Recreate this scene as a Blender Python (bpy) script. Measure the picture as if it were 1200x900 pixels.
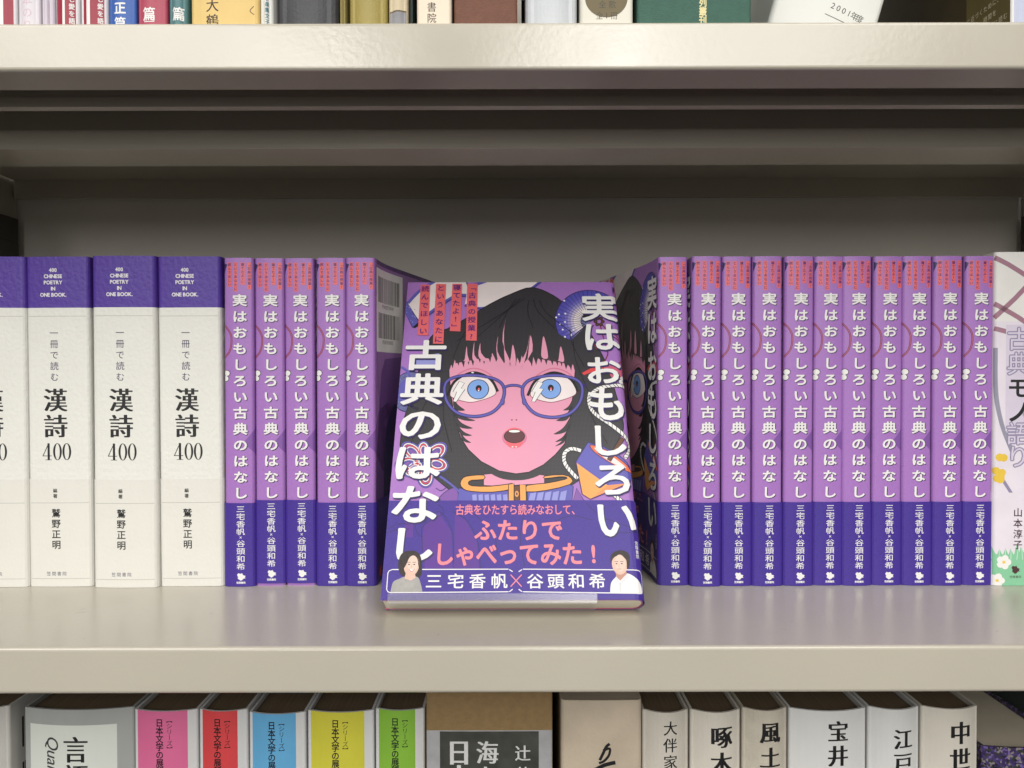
import bpy, bmesh, math, random
from mathutils import Vector, Matrix
from mathutils.geometry import tessellate_polygon
random.seed(4)
for o in list(bpy.data.objects): bpy.data.objects.remove(o)
SC = bpy.context.scene
COL = SC.collection

# ------------------------------------------------------------------ camera
CAMZ = 0.122
cam_d = bpy.data.cameras.new('camera'); cam = bpy.data.objects.new('camera', cam_d); COL.objects.link(cam)
cam_d.sensor_width = 36; cam_d.lens = 27; cam_d.clip_start = 0.01; cam_d.clip_end = 50
CAM_R = Matrix.Rotation(math.radians(90 - 0.9), 4, 'X') @ Matrix.Rotation(math.radians(-0.13), 4, 'Z')
cam.matrix_world = Matrix.Translation((0, 0, CAMZ)) @ CAM_R
SC.camera = cam
SC.view_settings.view_transform = 'Standard'; SC.view_settings.look = 'None'
SC.view_settings.exposure = 0.0; SC.view_settings.gamma = 1
SC.cycles.diffuse_bounces = 2

# ------------------------------------------------------------------ room light: dim ambient + ceiling tube fittings behind the viewer + two added far fill lamps
world = bpy.data.worlds.new('World'); SC.world = world; world.use_nodes = True
bg = world.node_tree.nodes['Background']; bg.inputs[0].default_value = (1.0, 0.97, 0.93, 1); bg.inputs[1].default_value = 1.0
_nt = world.node_tree; _tc = _nt.nodes.new('ShaderNodeTexCoord'); _sx = _nt.nodes.new('ShaderNodeSeparateXYZ'); _mr = _nt.nodes.new('ShaderNodeMapRange'); _cr = _nt.nodes.new('ShaderNodeValToRGB')
_mr.inputs['From Min'].default_value = -1; _mr.inputs['From Max'].default_value = 1
_nt.links.new(_tc.outputs['Generated'], _sx.inputs[0]); _nt.links.new(_sx.outputs['Z'], _mr.inputs['Value']); _nt.links.new(_mr.outputs[0], _cr.inputs[0]); _nt.links.new(_cr.outputs[0], bg.inputs[0])
for _i, (_p, _v) in enumerate(((0.0, .03), (.33, .05), (.46, .26), (.56, .26), (.75, .10), (1.0, .10))):   # dark floor, lit far side of the room at eye level, ceiling
    _e = _cr.color_ramp.elements[_i] if _i < 1 else (_cr.color_ramp.elements.new(_p) if _i < 5 else _cr.color_ramp.elements[-1])
    _e.position = _p; _e.color = (_v, _v*.97, _v*.93, 1)
def ceiling_and_fill_light(x, y, z, sx, sy, power, tilt=18):
    d = bpy.data.lights.new('ceiling_and_fill_lamp', 'AREA'); d.shape = 'RECTANGLE'; d.size = sx; d.size_y = sy
    d.energy = power; d.color = (1.0, 0.98, 0.94)
    o = bpy.data.objects.new('ceiling_and_fill_lamp', d); COL.objects.link(o); o.location = (x, y, z)
    o.rotation_euler = (math.radians(tilt), 0, 0)
ceiling_and_fill_light(-1.28, -1.45, 1.30, 1.15, 2.4, 47, 20)
ceiling_and_fill_light(0.64, -1.45, 1.30, 1.15, 2.4, 47, 20)
ceiling_and_fill_light(-1.25, -4.9, 1.30, 0.45, 2.4, 60, 60)  # added unseen fill lamp, far back and low, to brighten the lower row
ceiling_and_fill_light(0.62, -4.9, 1.30, 0.45, 2.4, 60, 60)  # second added fill lamp, to the right

# ------------------------------------------------------------------ materials
def lin(c):
    return tuple((x/255/12.92) if x/255 <= 0.04045 else ((x/255+0.055)/1.055)**2.4 for x in c)
MATS = {}
def M(rgb, rough=0.5, bump=0.0, bscale=900, var=0.05, vscale=60, spec=0.4, gain=0.8):
    key = (rgb, rough, bump, bscale, var, vscale, spec, gain)
    if key in MATS: return MATS[key]
    m = bpy.data.materials.new('paper_ink'); m.use_nodes = True
    nt = m.node_tree; p = nt.nodes['Principled BSDF']
    base = tuple(min(0.9, x*gain) for x in lin(rgb))
    tc = nt.nodes.new('ShaderNodeTexCoord')
    if var > 0:
        n = nt.nodes.new('ShaderNodeTexNoise'); n.inputs['Scale'].default_value = vscale; n.inputs['Detail'].default_value = 5
        nt.links.new(tc.outputs['Object'], n.inputs['Vector'])
        r = nt.nodes.new('ShaderNodeValToRGB')
        r.color_ramp.elements[0].position = 0.3; r.color_ramp.elements[1].position = 0.7
        r.color_ramp.elements[0].color = tuple(x*(1-var) for x in base)+(1,)
        r.color_ramp.elements[1].color = tuple(min(0.92, x*(1+var)) for x in base)+(1,)
        nt.links.new(n.outputs['Fac'], r.inputs['Fac']); nt.links.new(r.outputs['Color'], p.inputs['Base Color'])
    else:
        p.inputs['Base Color'].default_value = base+(1,)
    p.inputs['Roughness'].default_value = rough
    p.inputs['Specular IOR Level'].default_value = spec
    if bump > 0:
        n2 = nt.nodes.new('ShaderNodeTexNoise'); n2.inputs['Scale'].default_value = bscale; n2.inputs['Detail'].default_value = 2
        b = nt.nodes.new('ShaderNodeBump'); b.inputs['Strength'].default_value = bump; b.inputs['Distance'].default_value = 0.0006
        nt.links.new(tc.outputs['Object'], n2.inputs['Vector'])
        nt.links.new(n2.outputs['Fac'], b.inputs['Height']); nt.links.new(b.outputs['Normal'], p.inputs['Normal'])
    MATS[key] = m
    return m
def page_mat(rgb, gain, var):
    m = M(rgb, .8, .3, 1500, var, 61, .2, gain)
    nt = m.node_tree; tc = [n for n in nt.nodes if n.type == 'TEX_COORD'][0]; nz = [n for n in nt.nodes if n.type == 'TEX_NOISE'][0]
    mp = nt.nodes.new('ShaderNodeMapping'); mp.inputs['Scale'].default_value = (45, .4, .4)
    nt.links.new(tc.outputs['Object'], mp.inputs['Vector']); nt.links.new(mp.outputs['Vector'], nz.inputs['Vector'])
    return m
def halftone_mat(c1, c2, scale):
    m = bpy.data.materials.new('halftone_ink'); m.use_nodes = True
    nt = m.node_tree; p = nt.nodes['Principled BSDF']; p.inputs['Roughness'].default_value = 0.45
    tc = nt.nodes.new('ShaderNodeTexCoord'); mp = nt.nodes.new('ShaderNodeMapping')
    mp.inputs['Rotation'].default_value = (math.radians(45), 0, 0)
    ch = nt.nodes.new('ShaderNodeTexChecker'); ch.inputs['Scale'].default_value = scale
    ch.inputs['Color1'].default_value = tuple(.8*x for x in lin(c1))+(1,); ch.inputs['Color2'].default_value = tuple(.8*x for x in lin(c2))+(1,)
    nt.links.new(tc.outputs['Object'], mp.inputs['Vector']); nt.links.new(mp.outputs['Vector'], ch.inputs['Vector'])
    nt.links.new(ch.outputs['Color'], p.inputs['Base Color'])
    return m
def paint_mat():
    m = bpy.data.materials.new('beige_enamel'); m.use_nodes = True
    nt = m.node_tree; p = nt.nodes['Principled BSDF']
    tc = nt.nodes.new('ShaderNodeTexCoord')
    n0 = nt.nodes.new('ShaderNodeTexNoise'); n0.inputs['Scale'].default_value = 9; n0.inputs['Detail'].default_value = 6
    r = nt.nodes.new('ShaderNodeValToRGB'); b0 = tuple(x*.80 for x in lin((194, 187, 172)))
    r.color_ramp.elements[0].position = 0.3; r.color_ramp.elements[1].position = 0.7
    r.color_ramp.elements[0].color = tuple(x*0.96 for x in b0)+(1,); r.color_ramp.elements[1].color = tuple(x*1.04 for x in b0)+(1,)
    nt.links.new(tc.outputs['Object'], n0.inputs['Vector']); nt.links.new(n0.outputs['Fac'], r.inputs['Fac'])
    nt.links.new(r.outputs['Color'], p.inputs['Base Color'])
    n1 = nt.nodes.new('ShaderNodeTexNoise'); n1.inputs['Scale'].default_value = 420; n1.inputs['Detail'].default_value = 1.5
    b = nt.nodes.new('ShaderNodeBump'); b.inputs['Strength'].default_value = 0.09; b.inputs['Distance'].default_value = 0.0006
    nt.links.new(tc.outputs['Object'], n1.inputs['Vector']); nt.links.new(n1.outputs['Fac'], b.inputs['Height'])
    nt.links.new(b.outputs['Normal'], p.inputs['Normal'])
    n3 = nt.nodes.new('ShaderNodeTexNoise'); n3.inputs['Scale'].default_value = 30; n3.inputs['Detail'].default_value = 8; m3 = nt.nodes.new('ShaderNodeMapRange')
    m3.inputs['From Min'].default_value = .3; m3.inputs['From Max'].default_value = .7; m3.inputs['To Min'].default_value = .20; m3.inputs['To Max'].default_value = .27
    nt.links.new(tc.outputs['Object'], n3.inputs['Vector']); nt.links.new(n3.outputs['Fac'], m3.inputs['Value']); nt.links.new(m3.outputs[0], p.inputs['Roughness'])
    p.inputs['Specular IOR Level'].default_value = 0.72
    return m
PAINT = paint_mat()
PANEL = None

# ------------------------------------------------------------------ measuring helpers (photo pixel -> metres)
def ray(px, py):
    d = Vector(((px-600)/900, -(py-450)/900, -1)); return CAM_R.to_3x3() @ d
def at(px, py, D):
    d = ray(px, py); return Vector((0, 0, CAMZ)) + d*(D/d.y)

# ------------------------------------------------------------------ object helpers
def empty(name, loc=(0, 0, 0), label=None, cat=None, group=None):
    o = bpy.data.objects.new(name, None); COL.objects.link(o); o.location = loc; o.empty_display_size = 0.02
    if label: o['label'] = label
    if cat: o['category'] = cat
    if group: o['group'] = group
    return o
def link_mesh(name, me, parent, mats):
    for m in mats: me.materials.append(m)
    o = bpy.data.objects.new(name, me); COL.objects.link(o); o.parent = parent
    return o
def bm_obj(name, bm, mats, parent, bevel=0):
    bmesh.ops.recalc_face_normals(bm, faces=bm.faces)
    me = bpy.data.meshes.new(name); bm.to_mesh(me); bm.free()
    o = link_mesh(name, me, parent, mats)
    if bevel:
        b = o.modifiers.new('bevel', 'BEVEL'); b.width = bevel; b.segments = 2; b.limit_method = 'ANGLE'; b.angle_limit = 0.6
    return o
def prism(bm, pts, fn, a, b, mi=0):
    A = [bm.verts.new(fn(p, a)) for p in pts]; B = [bm.verts.new(fn(p, b)) for p in pts]
    n = len(pts)
    fs = [bm.faces.new(A), bm.faces.new(B[::-1])] + [bm.faces.new((A[i], B[i], B[(i+1) % n], A[(i+1) % n])) for i in range(n)]
    for f in fs: f.material_index = mi
def box(bm, x0, x1, y0, y1, z0, z1, mi=0):
    prism(bm, [(x0, y0), (x1, y0), (x1, y1), (x0, y1)], lambda p, z: (p[0], p[1], z), z0, z1, mi)

# ------------------------------------------------------------------ glyphs from the built-in font
GL = {}
def glyph(ch):
    if ch in GL: return GL[ch]
    c = bpy.data.curves.new('g', 'FONT'); c.body = ch; c.size = 1; c.resolution_u = 3
    o = bpy.data.objects.new('g', c); COL.objects.link(o)
    me = bpy.data.meshes.new_from_object(o.evaluated_get(bpy.context.evaluated_depsgraph_get()))
    vs = [(v.co.x, v.co.y) for v in me.vertices]; fs = [tuple(p.vertices) for p in me.polygons]
    bpy.data.objects.remove(o); bpy.data.curves.remove(c); bpy.data.meshes.remove(me)
    GL[ch] = (vs, fs); return GL[ch]

EPS = 0.02          # mm between printed ink layers
class Art:
    """a printed sheet in millimetres: u across (0 = spine centre), v up"""
    def __init__(s): s.v = []; s.f = []; s.m = []; s.mats = []
    def mi(s, m):
        if m not in s.mats: s.mats.append(m)
        return s.mats.index(m)
    def add(s, vs, fs, mat, layer):
        k = len(s.v); i = s.mi(mat)
        s.v += [(x, y, layer*EPS) for x, y in vs]
        s.f += [tuple(k+j for j in f) for f in fs]; s.m += [i]*len(fs)
    def poly(s, pts, mat, layer):
        t = tessellate_polygon([[Vector((x, y, 0)) for x, y in pts]])
        s.add(pts, t, mat, layer)
    def rect(s, x0, x1, y0, y1, mat, layer): s.add([(x0, y0), (x1, y0), (x1, y1), (x0, y1)], [(0, 1, 2, 3)], mat, layer)
    def ell(s, cx, cy, rx, ry, mat, layer, n=28, a0=0, a1=360):
        pts = [(cx+rx*math.cos(math.radians(a0+(a1-a0)*i/n)), cy+ry*math.sin(math.radians(a0+(a1-a0)*i/n))) for i in range(n if a1-a0 == 360 else n+1)]
        s.add([(cx, cy)]+pts, [(0, i+1, (i+1) % len(pts)+1) for i in range(len(pts) if a1-a0 == 360 else len(pts)-1)], mat, layer)
        return pts
    def stroke(s, pts, w, mat, layer, closed=False, taper=False):
        n = len(pts); vs = []
        for i in range(n):
            a = Vector(pts[i-1] if (i or closed) else pts[0]); b = Vector(pts[(i+1) % n] if (i < n-1 or closed) else pts[-1])
            d = (b-a); d = d.normalized() if d.length > 1e-9 else Vector((1, 0)); nn = Vector((-d.y, d.x))
            hw = w/2*((1-i/(n-1)) if taper else 1)
            p = Vector(pts[i]); vs += [tuple(p+nn*hw), tuple(p-nn*hw)]
        fs = [(2*i, 2*i+1, 2*((i+1) % n)+1, 2*((i+1) % n)) for i in range(n if closed else n-1)]
        s.add(vs, fs, mat, layer)
    def rope(s, pts, w, mat, edge, layer):
        s.stroke(pts, w*1.35, edge, layer); s.stroke(pts, w, mat, layer+1)
        acc = 0
        for a, b in zip(pts, pts[1:]):
            a = Vector(a); b = Vector(b); L = (b-a).length; d = (b-a)/max(L, 1e-6); n = Vector((-d.y, d.x)); acc += L
            if acc > w*0.85:
                acc = 0; s.stroke([tuple(b+n*w*.5-d*w*.35), tuple(b-n*w*.5+d*w*.35)], w*.18, edge, layer+2)
    def ch(s, c, cx, cy, wd, ht, mat, layer, bold=0.0, mincho=0.0, rot=0, box=False, skew=0):
        """one character; wd/ht = size of its em cell, or of its ink when box=True"""
        vs, fs = glyph(c)
        if not vs: return
        if box or ord(c) < 0x2000:
            xs = [v[0] for v in vs]; ys = [v[1] for v in vs]
            if box:
                sx = max(max(xs)-min(xs), .25); sy = max(max(ys)-min(ys), .25)
                ox, oy = (max(xs)+min(xs))/2, (max(ys)+min(ys))/2
                vs = [((x-ox)/sx, (y-oy)/sy) for x, y in vs]; bx, by = bold/sx, bold/sy
            else:
                ox = (max(xs)+min(xs))/2; vs = [(x-ox, y-.36) for x, y in vs]; bx = by = bold
        else:
            vs = [(x-.5, y-.38) for x, y in vs]; bx = by = bold
        if mincho: offs = [(mincho*k, 0) for k in (-1, -.33, .33, 1)]
        elif bold: offs = [(0, 0)]+[(bx*math.cos(a*math.pi/4), by*math.sin(a*math.pi/4)) for a in range(8)]
        else: offs = [(0, 0)]
        r = math.radians(rot); cr, sr = math.cos(r), math.sin(r)
        for k, (dx, dy) in enumerate(offs):
            q = []
            for x, y in vs:
                x += dx; y += dy; X, Y = x*cr-y*sr, x*sr+y*cr
                q.append((cx+X*wd+skew*Y*ht, cy+Y*ht))
            s.add(q, fs, mat, layer+k*0.1)
    def column(s, txt, cx, top, size, pitch, mat, layer, wide=1.0, **kw):
        for i, c in enumerate(txt):
            rot = -90 if c in 'ー「」【】' else 0
            s.ch(c, cx, top-size/2-i*pitch, size*wide, size, mat, layer, rot=rot, **kw)
    def line(s, txt, cx, cy, size, pitch, mat, layer, wide=1.0, ang=0, **kw):
        n = len(txt); a = math.radians(ang)
        for i, c in enumerate(txt):
            d = (i-(n-1)/2)*pitch
            s.ch(c, cx+d*math.cos(a), cy+d*math.sin(a), size*wide, size, mat, layer, rot=ang, **kw)
    def latin(s, txt, cx, cy, size, mat, layer, wide=1.0, bold=0.0, rot=0, mincho=0.0, italic=0.0, left=False, space=0.04):
        adv = 0; items = []
        for c in txt:
            if c == ' ': adv += .28; continue
            vs, fs = glyph(c); xs = [v[0] for v in vs]; x0, x1 = min(xs), max(xs)
            items.append((adv-x0, vs, fs)); adv += (x1-x0)+space+.03
        r = math.radians(rot); cr, sr = math.cos(r), math.sin(r)
        offs = [(bold*math.cos(a*math.pi/4), bold*math.sin(a*math.pi/4)) for a in range(8)] if bold else ([(mincho*k, 0) for k in (-1, 0, 1)] if mincho else [(0, 0)])
        for ox, vs, fs in items:
            for k, (dx, dy) in enumerate(offs):
                q = []
                for x, y in vs:
                    X = (x+ox+dx-(0 if left else adv/2))*size*wide+italic*y*size; Y = (y+dy-.36)*size
                    q.append((cx+X*cr-Y*sr, cy+X*sr+Y*cr))
                s.add(q, fs, mat, layer+k*.1)

    def clipped(s, lo, hi, shift=0.0):
        bm = bmesh.new(); V = [bm.verts.new(q) for q in s.v]
        for f, mi in zip(s.f, s.m):
            try: bm.faces.new([V[i] for i in f]).material_index = mi
            except ValueError: pass
        bmesh.ops.translate(bm, vec=(shift, 0, 0), verts=bm.verts)
        for co, no in (((lo, 0, 0), (-1, 0, 0)), ((hi, 0, 0), (1, 0, 0))):
            bmesh.ops.bisect_plane(bm, geom=bm.verts[:]+bm.edges[:]+bm.faces[:], dist=1e-6, plane_co=co, plane_no=no, clear_outer=True)
        bm.verts.index_update(); a = Art(); a.mats = list(s.mats)
        a.v = [tuple(v.co) for v in bm.verts]; a.f = [tuple(v.index for v in f.verts) for f in bm.faces]; a.m = [f.material_index for f in bm.faces]
        bm.free(); return a
    def plus(s, o):
        a = Art(); a.v = list(s.v); a.f = list(s.f); a.m = list(s.m); a.mats = list(s.mats)
        k = len(a.v); mp = [a.mi(m) for m in o.mats]
        a.v += o.v; a.f += [tuple(i+k for i in f) for f in o.f]; a.m += [mp[i] for i in o.m]
        return a

class Profile:
    """plan outline of a jacket; points in mm (x right, y away), spine centre at arc length 0"""
    def __init__(s, pts, ic=None):
        s.p = [Vector(q) for q in pts]; n = len(s.p)
        acc = [0]
        for a, b in zip(s.p, s.p[1:]): acc.append(acc[-1]+(b-a).length)
        c = acc[ic]; s.u = [a-c for a in acc]
        s.n = []
        for i in range(n):
            d = (s.p[min(i+1, n-1)]-s.p[max(i-1, 0)]).normalized(); s.n.append(Vector((d.y, -d.x)))
    def at(s, u, w):
        i = 0; U = s.u
        while i < len(U)-2 and U[i+1] < u: i += 1
        t = (u-U[i])/(U[i+1]-U[i]); t = max(0, min(1, t))
        p = s.p[i].lerp(s.p[i+1], t); n = s.n[i].lerp(s.n[i+1], t).normalized()
        return p+n*w
def book_profile(t, depth, r=1.6, bulge=0.4, sf=0, sb=0, nsp=8):
    """sf / sb = how many degrees the front (left) / back (right) cover splays open"""
    h = t/2; L = []
    def side(sg, ang):
        out = []; y = r+1.0; x = sg*h; N = 10 if ang else 1; step = (depth-y)/N
        for k in range(N):
            a = math.radians(ang*min(1, (k+.7)/3.5)) if ang else 0
            x += sg*math.sin(a)*step; y += math.cos(a)*step; out.append((x, y))
        return out
    left = side(-1, sf)[::-1]; right = side(1, sb)
    L += left; L.append((-h, r+1.0))
    for k in range(0, 5): a = math.radians(180+90*k/4); L.append((-h+r+r*math.cos(a), r+r*math.sin(a)))
    m = h-r
    for k in range(1, nsp): x = -m+2*m*k/nsp; L.append((x, -bulge*(1-(x/m)**2)))
    for k in range(0, 5): a = math.radians(270+90*k/4); L.append((h-r+r*math.cos(a), r+r*math.sin(a)))
    L.append((h, r+1.0)); L += right
    return Profile(L, ic=len(left)+1+5+nsp//2-1)

def build_sheet(name, art, prof, base, v0, v1, parent, w0=0.0, thick=0.25, clip=None, mats_first=None):
    """ribbon of card following the profile, with the printed art pressed on its outside"""
    umin, umax = prof.u[0], prof.u[-1]
    bm = bmesh.new()
    if art and art.v:
        V = [bm.verts.new(q) for q in art.v]
        for f, mi in zip(art.f, art.m):
            try: bm.faces.new([V[i] for i in f]).material_index = mi+1
            except ValueError: pass
        lo, hi = clip if clip else (umin, umax)
        for co, no in (((lo, 0, 0), (-1, 0, 0)), ((hi, 0, 0), (1, 0, 0)), ((0, v0, 0), (0, -1, 0)), ((0, v1, 0), (0, 1, 0))):
            bmesh.ops.bisect_plane(bm, geom=bm.verts[:]+bm.edges[:]+bm.faces[:], dist=1e-6, plane_co=co, plane_no=no, clear_outer=True)
        for u in prof.u[1:-1]:
            if lo < u < hi: bmesh.ops.bisect_plane(bm, geom=bm.verts[:]+bm.edges[:]+bm.faces[:], dist=1e-6, plane_co=(u, 0, 0), plane_no=(1, 0, 0))
        for v in bm.verts:
            u, vv, w = v.co; p = prof.at(u, w0+w); v.co = (p.x/1000, p.y/1000, vv/1000)
        for f in bm.faces: f.smooth = False
    n = len(prof.p)
    R = []
    for i in range(n):
        po = prof.p[i]+prof.n[i]*w0; pi = prof.p[i]+prof.n[i]*(w0-thick)
        R.append([bm.verts.new((p.x/1000, p.y/1000, z/1000)) for p, z in ((po, v0), (po, v1), (pi, v1), (pi, v0))])
    for a, b in zip(R, R[1:]):
        for k in range(4):
            f = bm.faces.new((a[k], b[k], b[(k+1) % 4], a[(k+1) % 4])); f.material_index = 0; f.smooth = False
    bm.faces.new(R[0]); bm.faces.new(R[-1][::-1])
    me = bpy.data.meshes.new(name); bm.to_mesh(me); bm.free()
    return link_mesh(name, me, parent, [base]+(art.mats if art else []))
def page_block(prof, inset_side, short, z0, z1, parent, mat):
    pts = [prof.p[i]+prof.n[i]*(-inset_side) for i in range(1, len(prof.p)-1)]
    a, b = pts[0], pts[-1]; yend = min(prof.p[0].y, prof.p[-1].y)-short
    pts = [Vector((a.x, yend))]+pts+[Vector((b.x, yend))]
    bm = bmesh.new(); prism(bm, [(p.x/1000, p.y/1000) for p in pts], lambda p, z: (p[0], p[1], z), z0/1000, z1/1000)
    return bm_obj('page_block', bm, [mat], parent)
def copy_tree(o, parent=None):
    c = o.copy(); COL.objects.link(c)
    if parent: c.parent = parent
    for ch in list(o.children): copy_tree(ch, c)
    return c

# ------------------------------------------------------------------ the bookcase
ZU = at(600, 25.8, .339).z           # top of the upper shelf board
XL, XR = at(22, 300, .609).x, at(1196, 300, .609).x
bc = empty('bookcase', (0, .47, 0), 'beige enamelled steel bookcase whose three shelf boards carry all the books', 'bookcase')
def local(o): o.location = (0, -.47, 0)
def shelf_profile():
    P = [(.605, 0)]
    r = .0016
    for k in range(5): a = math.radians(90+90*k/4); P.append((.339+r+r*math.cos(a), -r+r*math.sin(a)))
    for k in range(5): a = math.radians(180+90*k/4); P.append((.339+r+r*math.cos(a), -.0208+r+r*math.sin(a)))
    P += [(.362, -.0208), (.3625, -.0050), (.3845, -.0050), (.3845, -.0172), (.3810, -.0175), (.3810, -.0222), (.3865, -.0222), (.3875, -.0040), (.4260, -.0040),
          (.4260, -.0216), (.4180, -.0219), (.4180, -.0322), (.4525, -.0322), (.4535, -.0030), (.6005, -.0030), (.6010, -.0172), (.605, -.0172)]
    return P
bm = bmesh.new()
prism(bm, shelf_profile(), lambda p, x: (x, p[0], p[1]), XL+.002, XR-.002)
scr = M((70, 62, 52), .6)
def scratch(px, py, dx, dy, w):
    p = at(px, py, .339); d = ray(px, py); t = (0-CAMZ)/d.z; p = Vector((0, 0, CAMZ))+d*t
    a = Vector((p.x, p.y, .00006)); b = a+Vector((dx, dy, 0)); n = Vector((-dy, dx, 0)).normalized()*w
    f = bm.faces.new([bm.verts.new(q) for q in (a, (a+b)/2-n, b, (a+b)/2+n)]); return f
sm = bm.copy()
first = bm_obj('shelf_board', bm, [PAINT], bc); local(first)
first.location.z = ZU
bm = sm
marks = [scratch(86, 719, .007, .004, .00015), scratch(91, 715, .003, .0035, .0001), scratch(245, 719, .0022, .0005, .00015), scratch(1127, 720, .006, -.002, .00008), scratch(1168, 740, .001, .001, .0002), scratch(513, 745, .0003, .003, .0001)]
random.seed(21)
for k in range(26):
    marks.append(scratch(random.uniform(20, 1180), random.uniform(722, 754), random.uniform(-.003, .003), random.uniform(-.0015, .0015), random.uniform(.00003, .00009)))
for f in marks: f.material_index = 1
second = bm_obj('shelf_board', bm, [PAINT, scr], bc); local(second)
ZL_ = -.272
third = copy_tree(first, bc); third.location = (0, -.47, ZL_)
bm = bmesh.new(); box(bm, XL-.004, XR+.004, .609, .611, -.36, .62); local(bm_obj('back_panel', bm, [M((208, 203, 195), .7, bump=.1, bscale=600, var=.03, vscale=12, spec=.15, gain=1.0)], bc))
for xa, xb in ((XL-.024, XL), (XR, XR+.024)):
    bm = bmesh.new(); box(bm, xa, xb, .349, .608, -.36, .62); local(bm_obj('side_panel', bm, [PAINT], bc, .001))
DARKM = M((74, 72, 66), .5)
for xa, xb in ((XL, XL+.006), (XR-.006, XR)):
    bm = bmesh.new(); box(bm, xa, xb, .47, .6, ZU-.052, ZU-.0335); box(bm, xa, xb, .572, .6, ZU-.075, ZU-.052)
    local(bm_obj('bracket', bm, [DARKM], bc, .0006))

# ------------------------------------------------------------------ inks
LILAC = M((168, 119, 194), .42, bump=.12, bscale=1500, var=.04, vscale=700); LILAC_D = M((132, 88, 166), .42, var=.03); BAND = M((67, 46, 146), .42, bump=.25, bscale=1600, var=.10, vscale=1100); BAND_D = M((92, 52, 146), .42)
BACKART = M((118, 76, 152), .42); BACKTOP = M((96, 58, 126), .42)
WHITE = M((238, 236, 234), .45, var=.015); NAVY = M((52, 42, 96), .45); BLUE = M((98, 94, 178), .45); BLUE_L = M((150, 152, 214), .45)
CREAM = M((236, 224, 224), .45); CORAL = M((234, 108, 112), .45, var=.02); TAGTXT = M((84, 36, 118), .45); PINK = M((228, 156, 182), .45, var=.02)
PINK_D = M((214, 122, 152), .45); LIP = M((236, 104, 116), .45); MOUTH = M((98, 58, 64), .45); BLACK = M((30, 28, 32), .45); HAIR = halftone_mat((38, 36, 40), (62, 60, 66), 1900)
IRIS = M((128, 166, 228), .45); ORANGE = M((240, 166, 92), .45); ORANGE_R = M((236, 116, 74), .45); MAROON = M((126, 44, 66), .45); RED = M((222, 74, 78), .45)
BROWN = M((104, 66, 50), .45); SHADOW = M((58, 42, 84), .45); TXTPINK = M((240, 138, 148), .45, var=.02); GREY = M((150, 148, 152), .45); SKIN = M((236, 200, 180), .45)
PAGES = page_mat((230, 222, 204), 1.0, .12); INNER = M((196, 84, 100), .5)
LOGO = [(.05, .75), (.2, .98), (.42, .9), (.62, .98), (.72, .72), (1.0, .62), (.9, .45), (1.0, .3), (.78, .3), (.66, .12), (.45, 0), (.3, .14), (.12, .3), (.18, .5)]
def logo(a, cx, cy, w, h, mat, layer):
    a.poly([(cx+(x-.5)*w, cy+(y-.5)*h) for x, y in LOGO], mat, layer)
def smooth(pts, n=6, closed=False):
    out = []; N = len(pts)
    rng = range(N if closed else N-1)
    for i in rng:
        g = (lambda k: pts[k % N]) if closed else (lambda k: pts[max(0, min(N-1, k))])
        p0, p1, p2, p3 = g(i-1), g(i), g(i+1), g(i+2)
        for k in range(n):
            t = k/n
            out.append(tuple(.5*((2*p1[j])+(-p0[j]+p2[j])*t+(2*p0[j]-5*p1[j]+4*p2[j]-p3[j])*t*t+(-p0[j]+3*p1[j]-3*p2[j]+p3[j])*t**3) for j in (0, 1)))
    if not closed: out.append(pts[-1])
    return out

# ------------------------------------------------------------------ the purple paperback: its printed jacket and its paper band
T, W, H = 16.7, 130.0, 187.0
OBI = 47.8
FB_TILT = math.radians(32); FB_D = .377
FBL = at(446, 704, FB_D)                       # lower left corner of the display book's front cover
def cover_uv(px, py):
    d = ray(px, py); o = Vector((0, 0, CAMZ)); n = Vector((0, -math.cos(FB_TILT), math.sin(FB_TILT)))
    t = (FBL-o).dot(n)/d.dot(n); q = o+d*t-FBL
    return (q.x*1000-136.5, q.dot(Vector((0, math.sin(FB_TILT), math.cos(FB_TILT))))*1000*VS)
VS = 1.0
VS = 187.0/cover_uv(478, 331)[1]
Q = lambda *pts: [cover_uv(x, y) for x, y in pts]
def pbox(a, c, x0, y0, x1, y1, mat, layer, **kw):
    p = Q((x0, (y0+y1)/2), (x1, (y0+y1)/2), ((x0+x1)/2, y0), ((x0+x1)/2, y1))
    return a.ch(c, (p[0][0]+p[1][0])/2, (p[2][1]+p[3][1])/2, p[1][0]-p[0][0], p[2][1]-p[3][1], mat, layer, box=True, **kw)
def z8(*p): return [(440+x/5.625, 310+y/5.625) for x, y in p]
def zR(*p): return [(600+x/5.625, 310+y/5.625) for x, y in p]
def zL2(*p): return [(440+x/6.43, 460+y/6.43) for x, y in p]
def zR2(*p): return [(600+x/6.43, 460+y/6.43) for x, y in p]
def zL3(*p): return [(440+x/6, 580+y/6) for x, y in p]
def zR3(*p): return [(600+x/6, 580+y/6) for x, y in p]
TITLE_BOXES = [('実', zR((465, 198), (690, 372))), ('は', zR((488, 400), (706, 562))), ('お', zR((503, 618), (716, 782))), ('も', [(692, 455), (729.5, 492)]),
               ('し', zR2((636, 258), (852, 472))), ('ろ', zR2((632, 555), (880, 766))),
               ('古', z8((203, 506), (460, 694))), ('典', [(471, 439), (519, 474)]), ('の', zL2((192, 152), (486, 348))), ('は', zL2((165, 420), (482, 648)))]
TITLE_CROSS = [('な', [(461, 571), (513, 612)])]
TITLE_BAND = [('い', zR3((612, 78), (862, 290))), ('な', [(461, 571), (513, 612)]), ('し', zL3((160, 243), (398, 474)))]

def draw_outlined(a, pts, fill, edge, w, layer):
    a.poly(pts, fill, layer); a.stroke(pts, w, edge, layer+1, closed=True)

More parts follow.
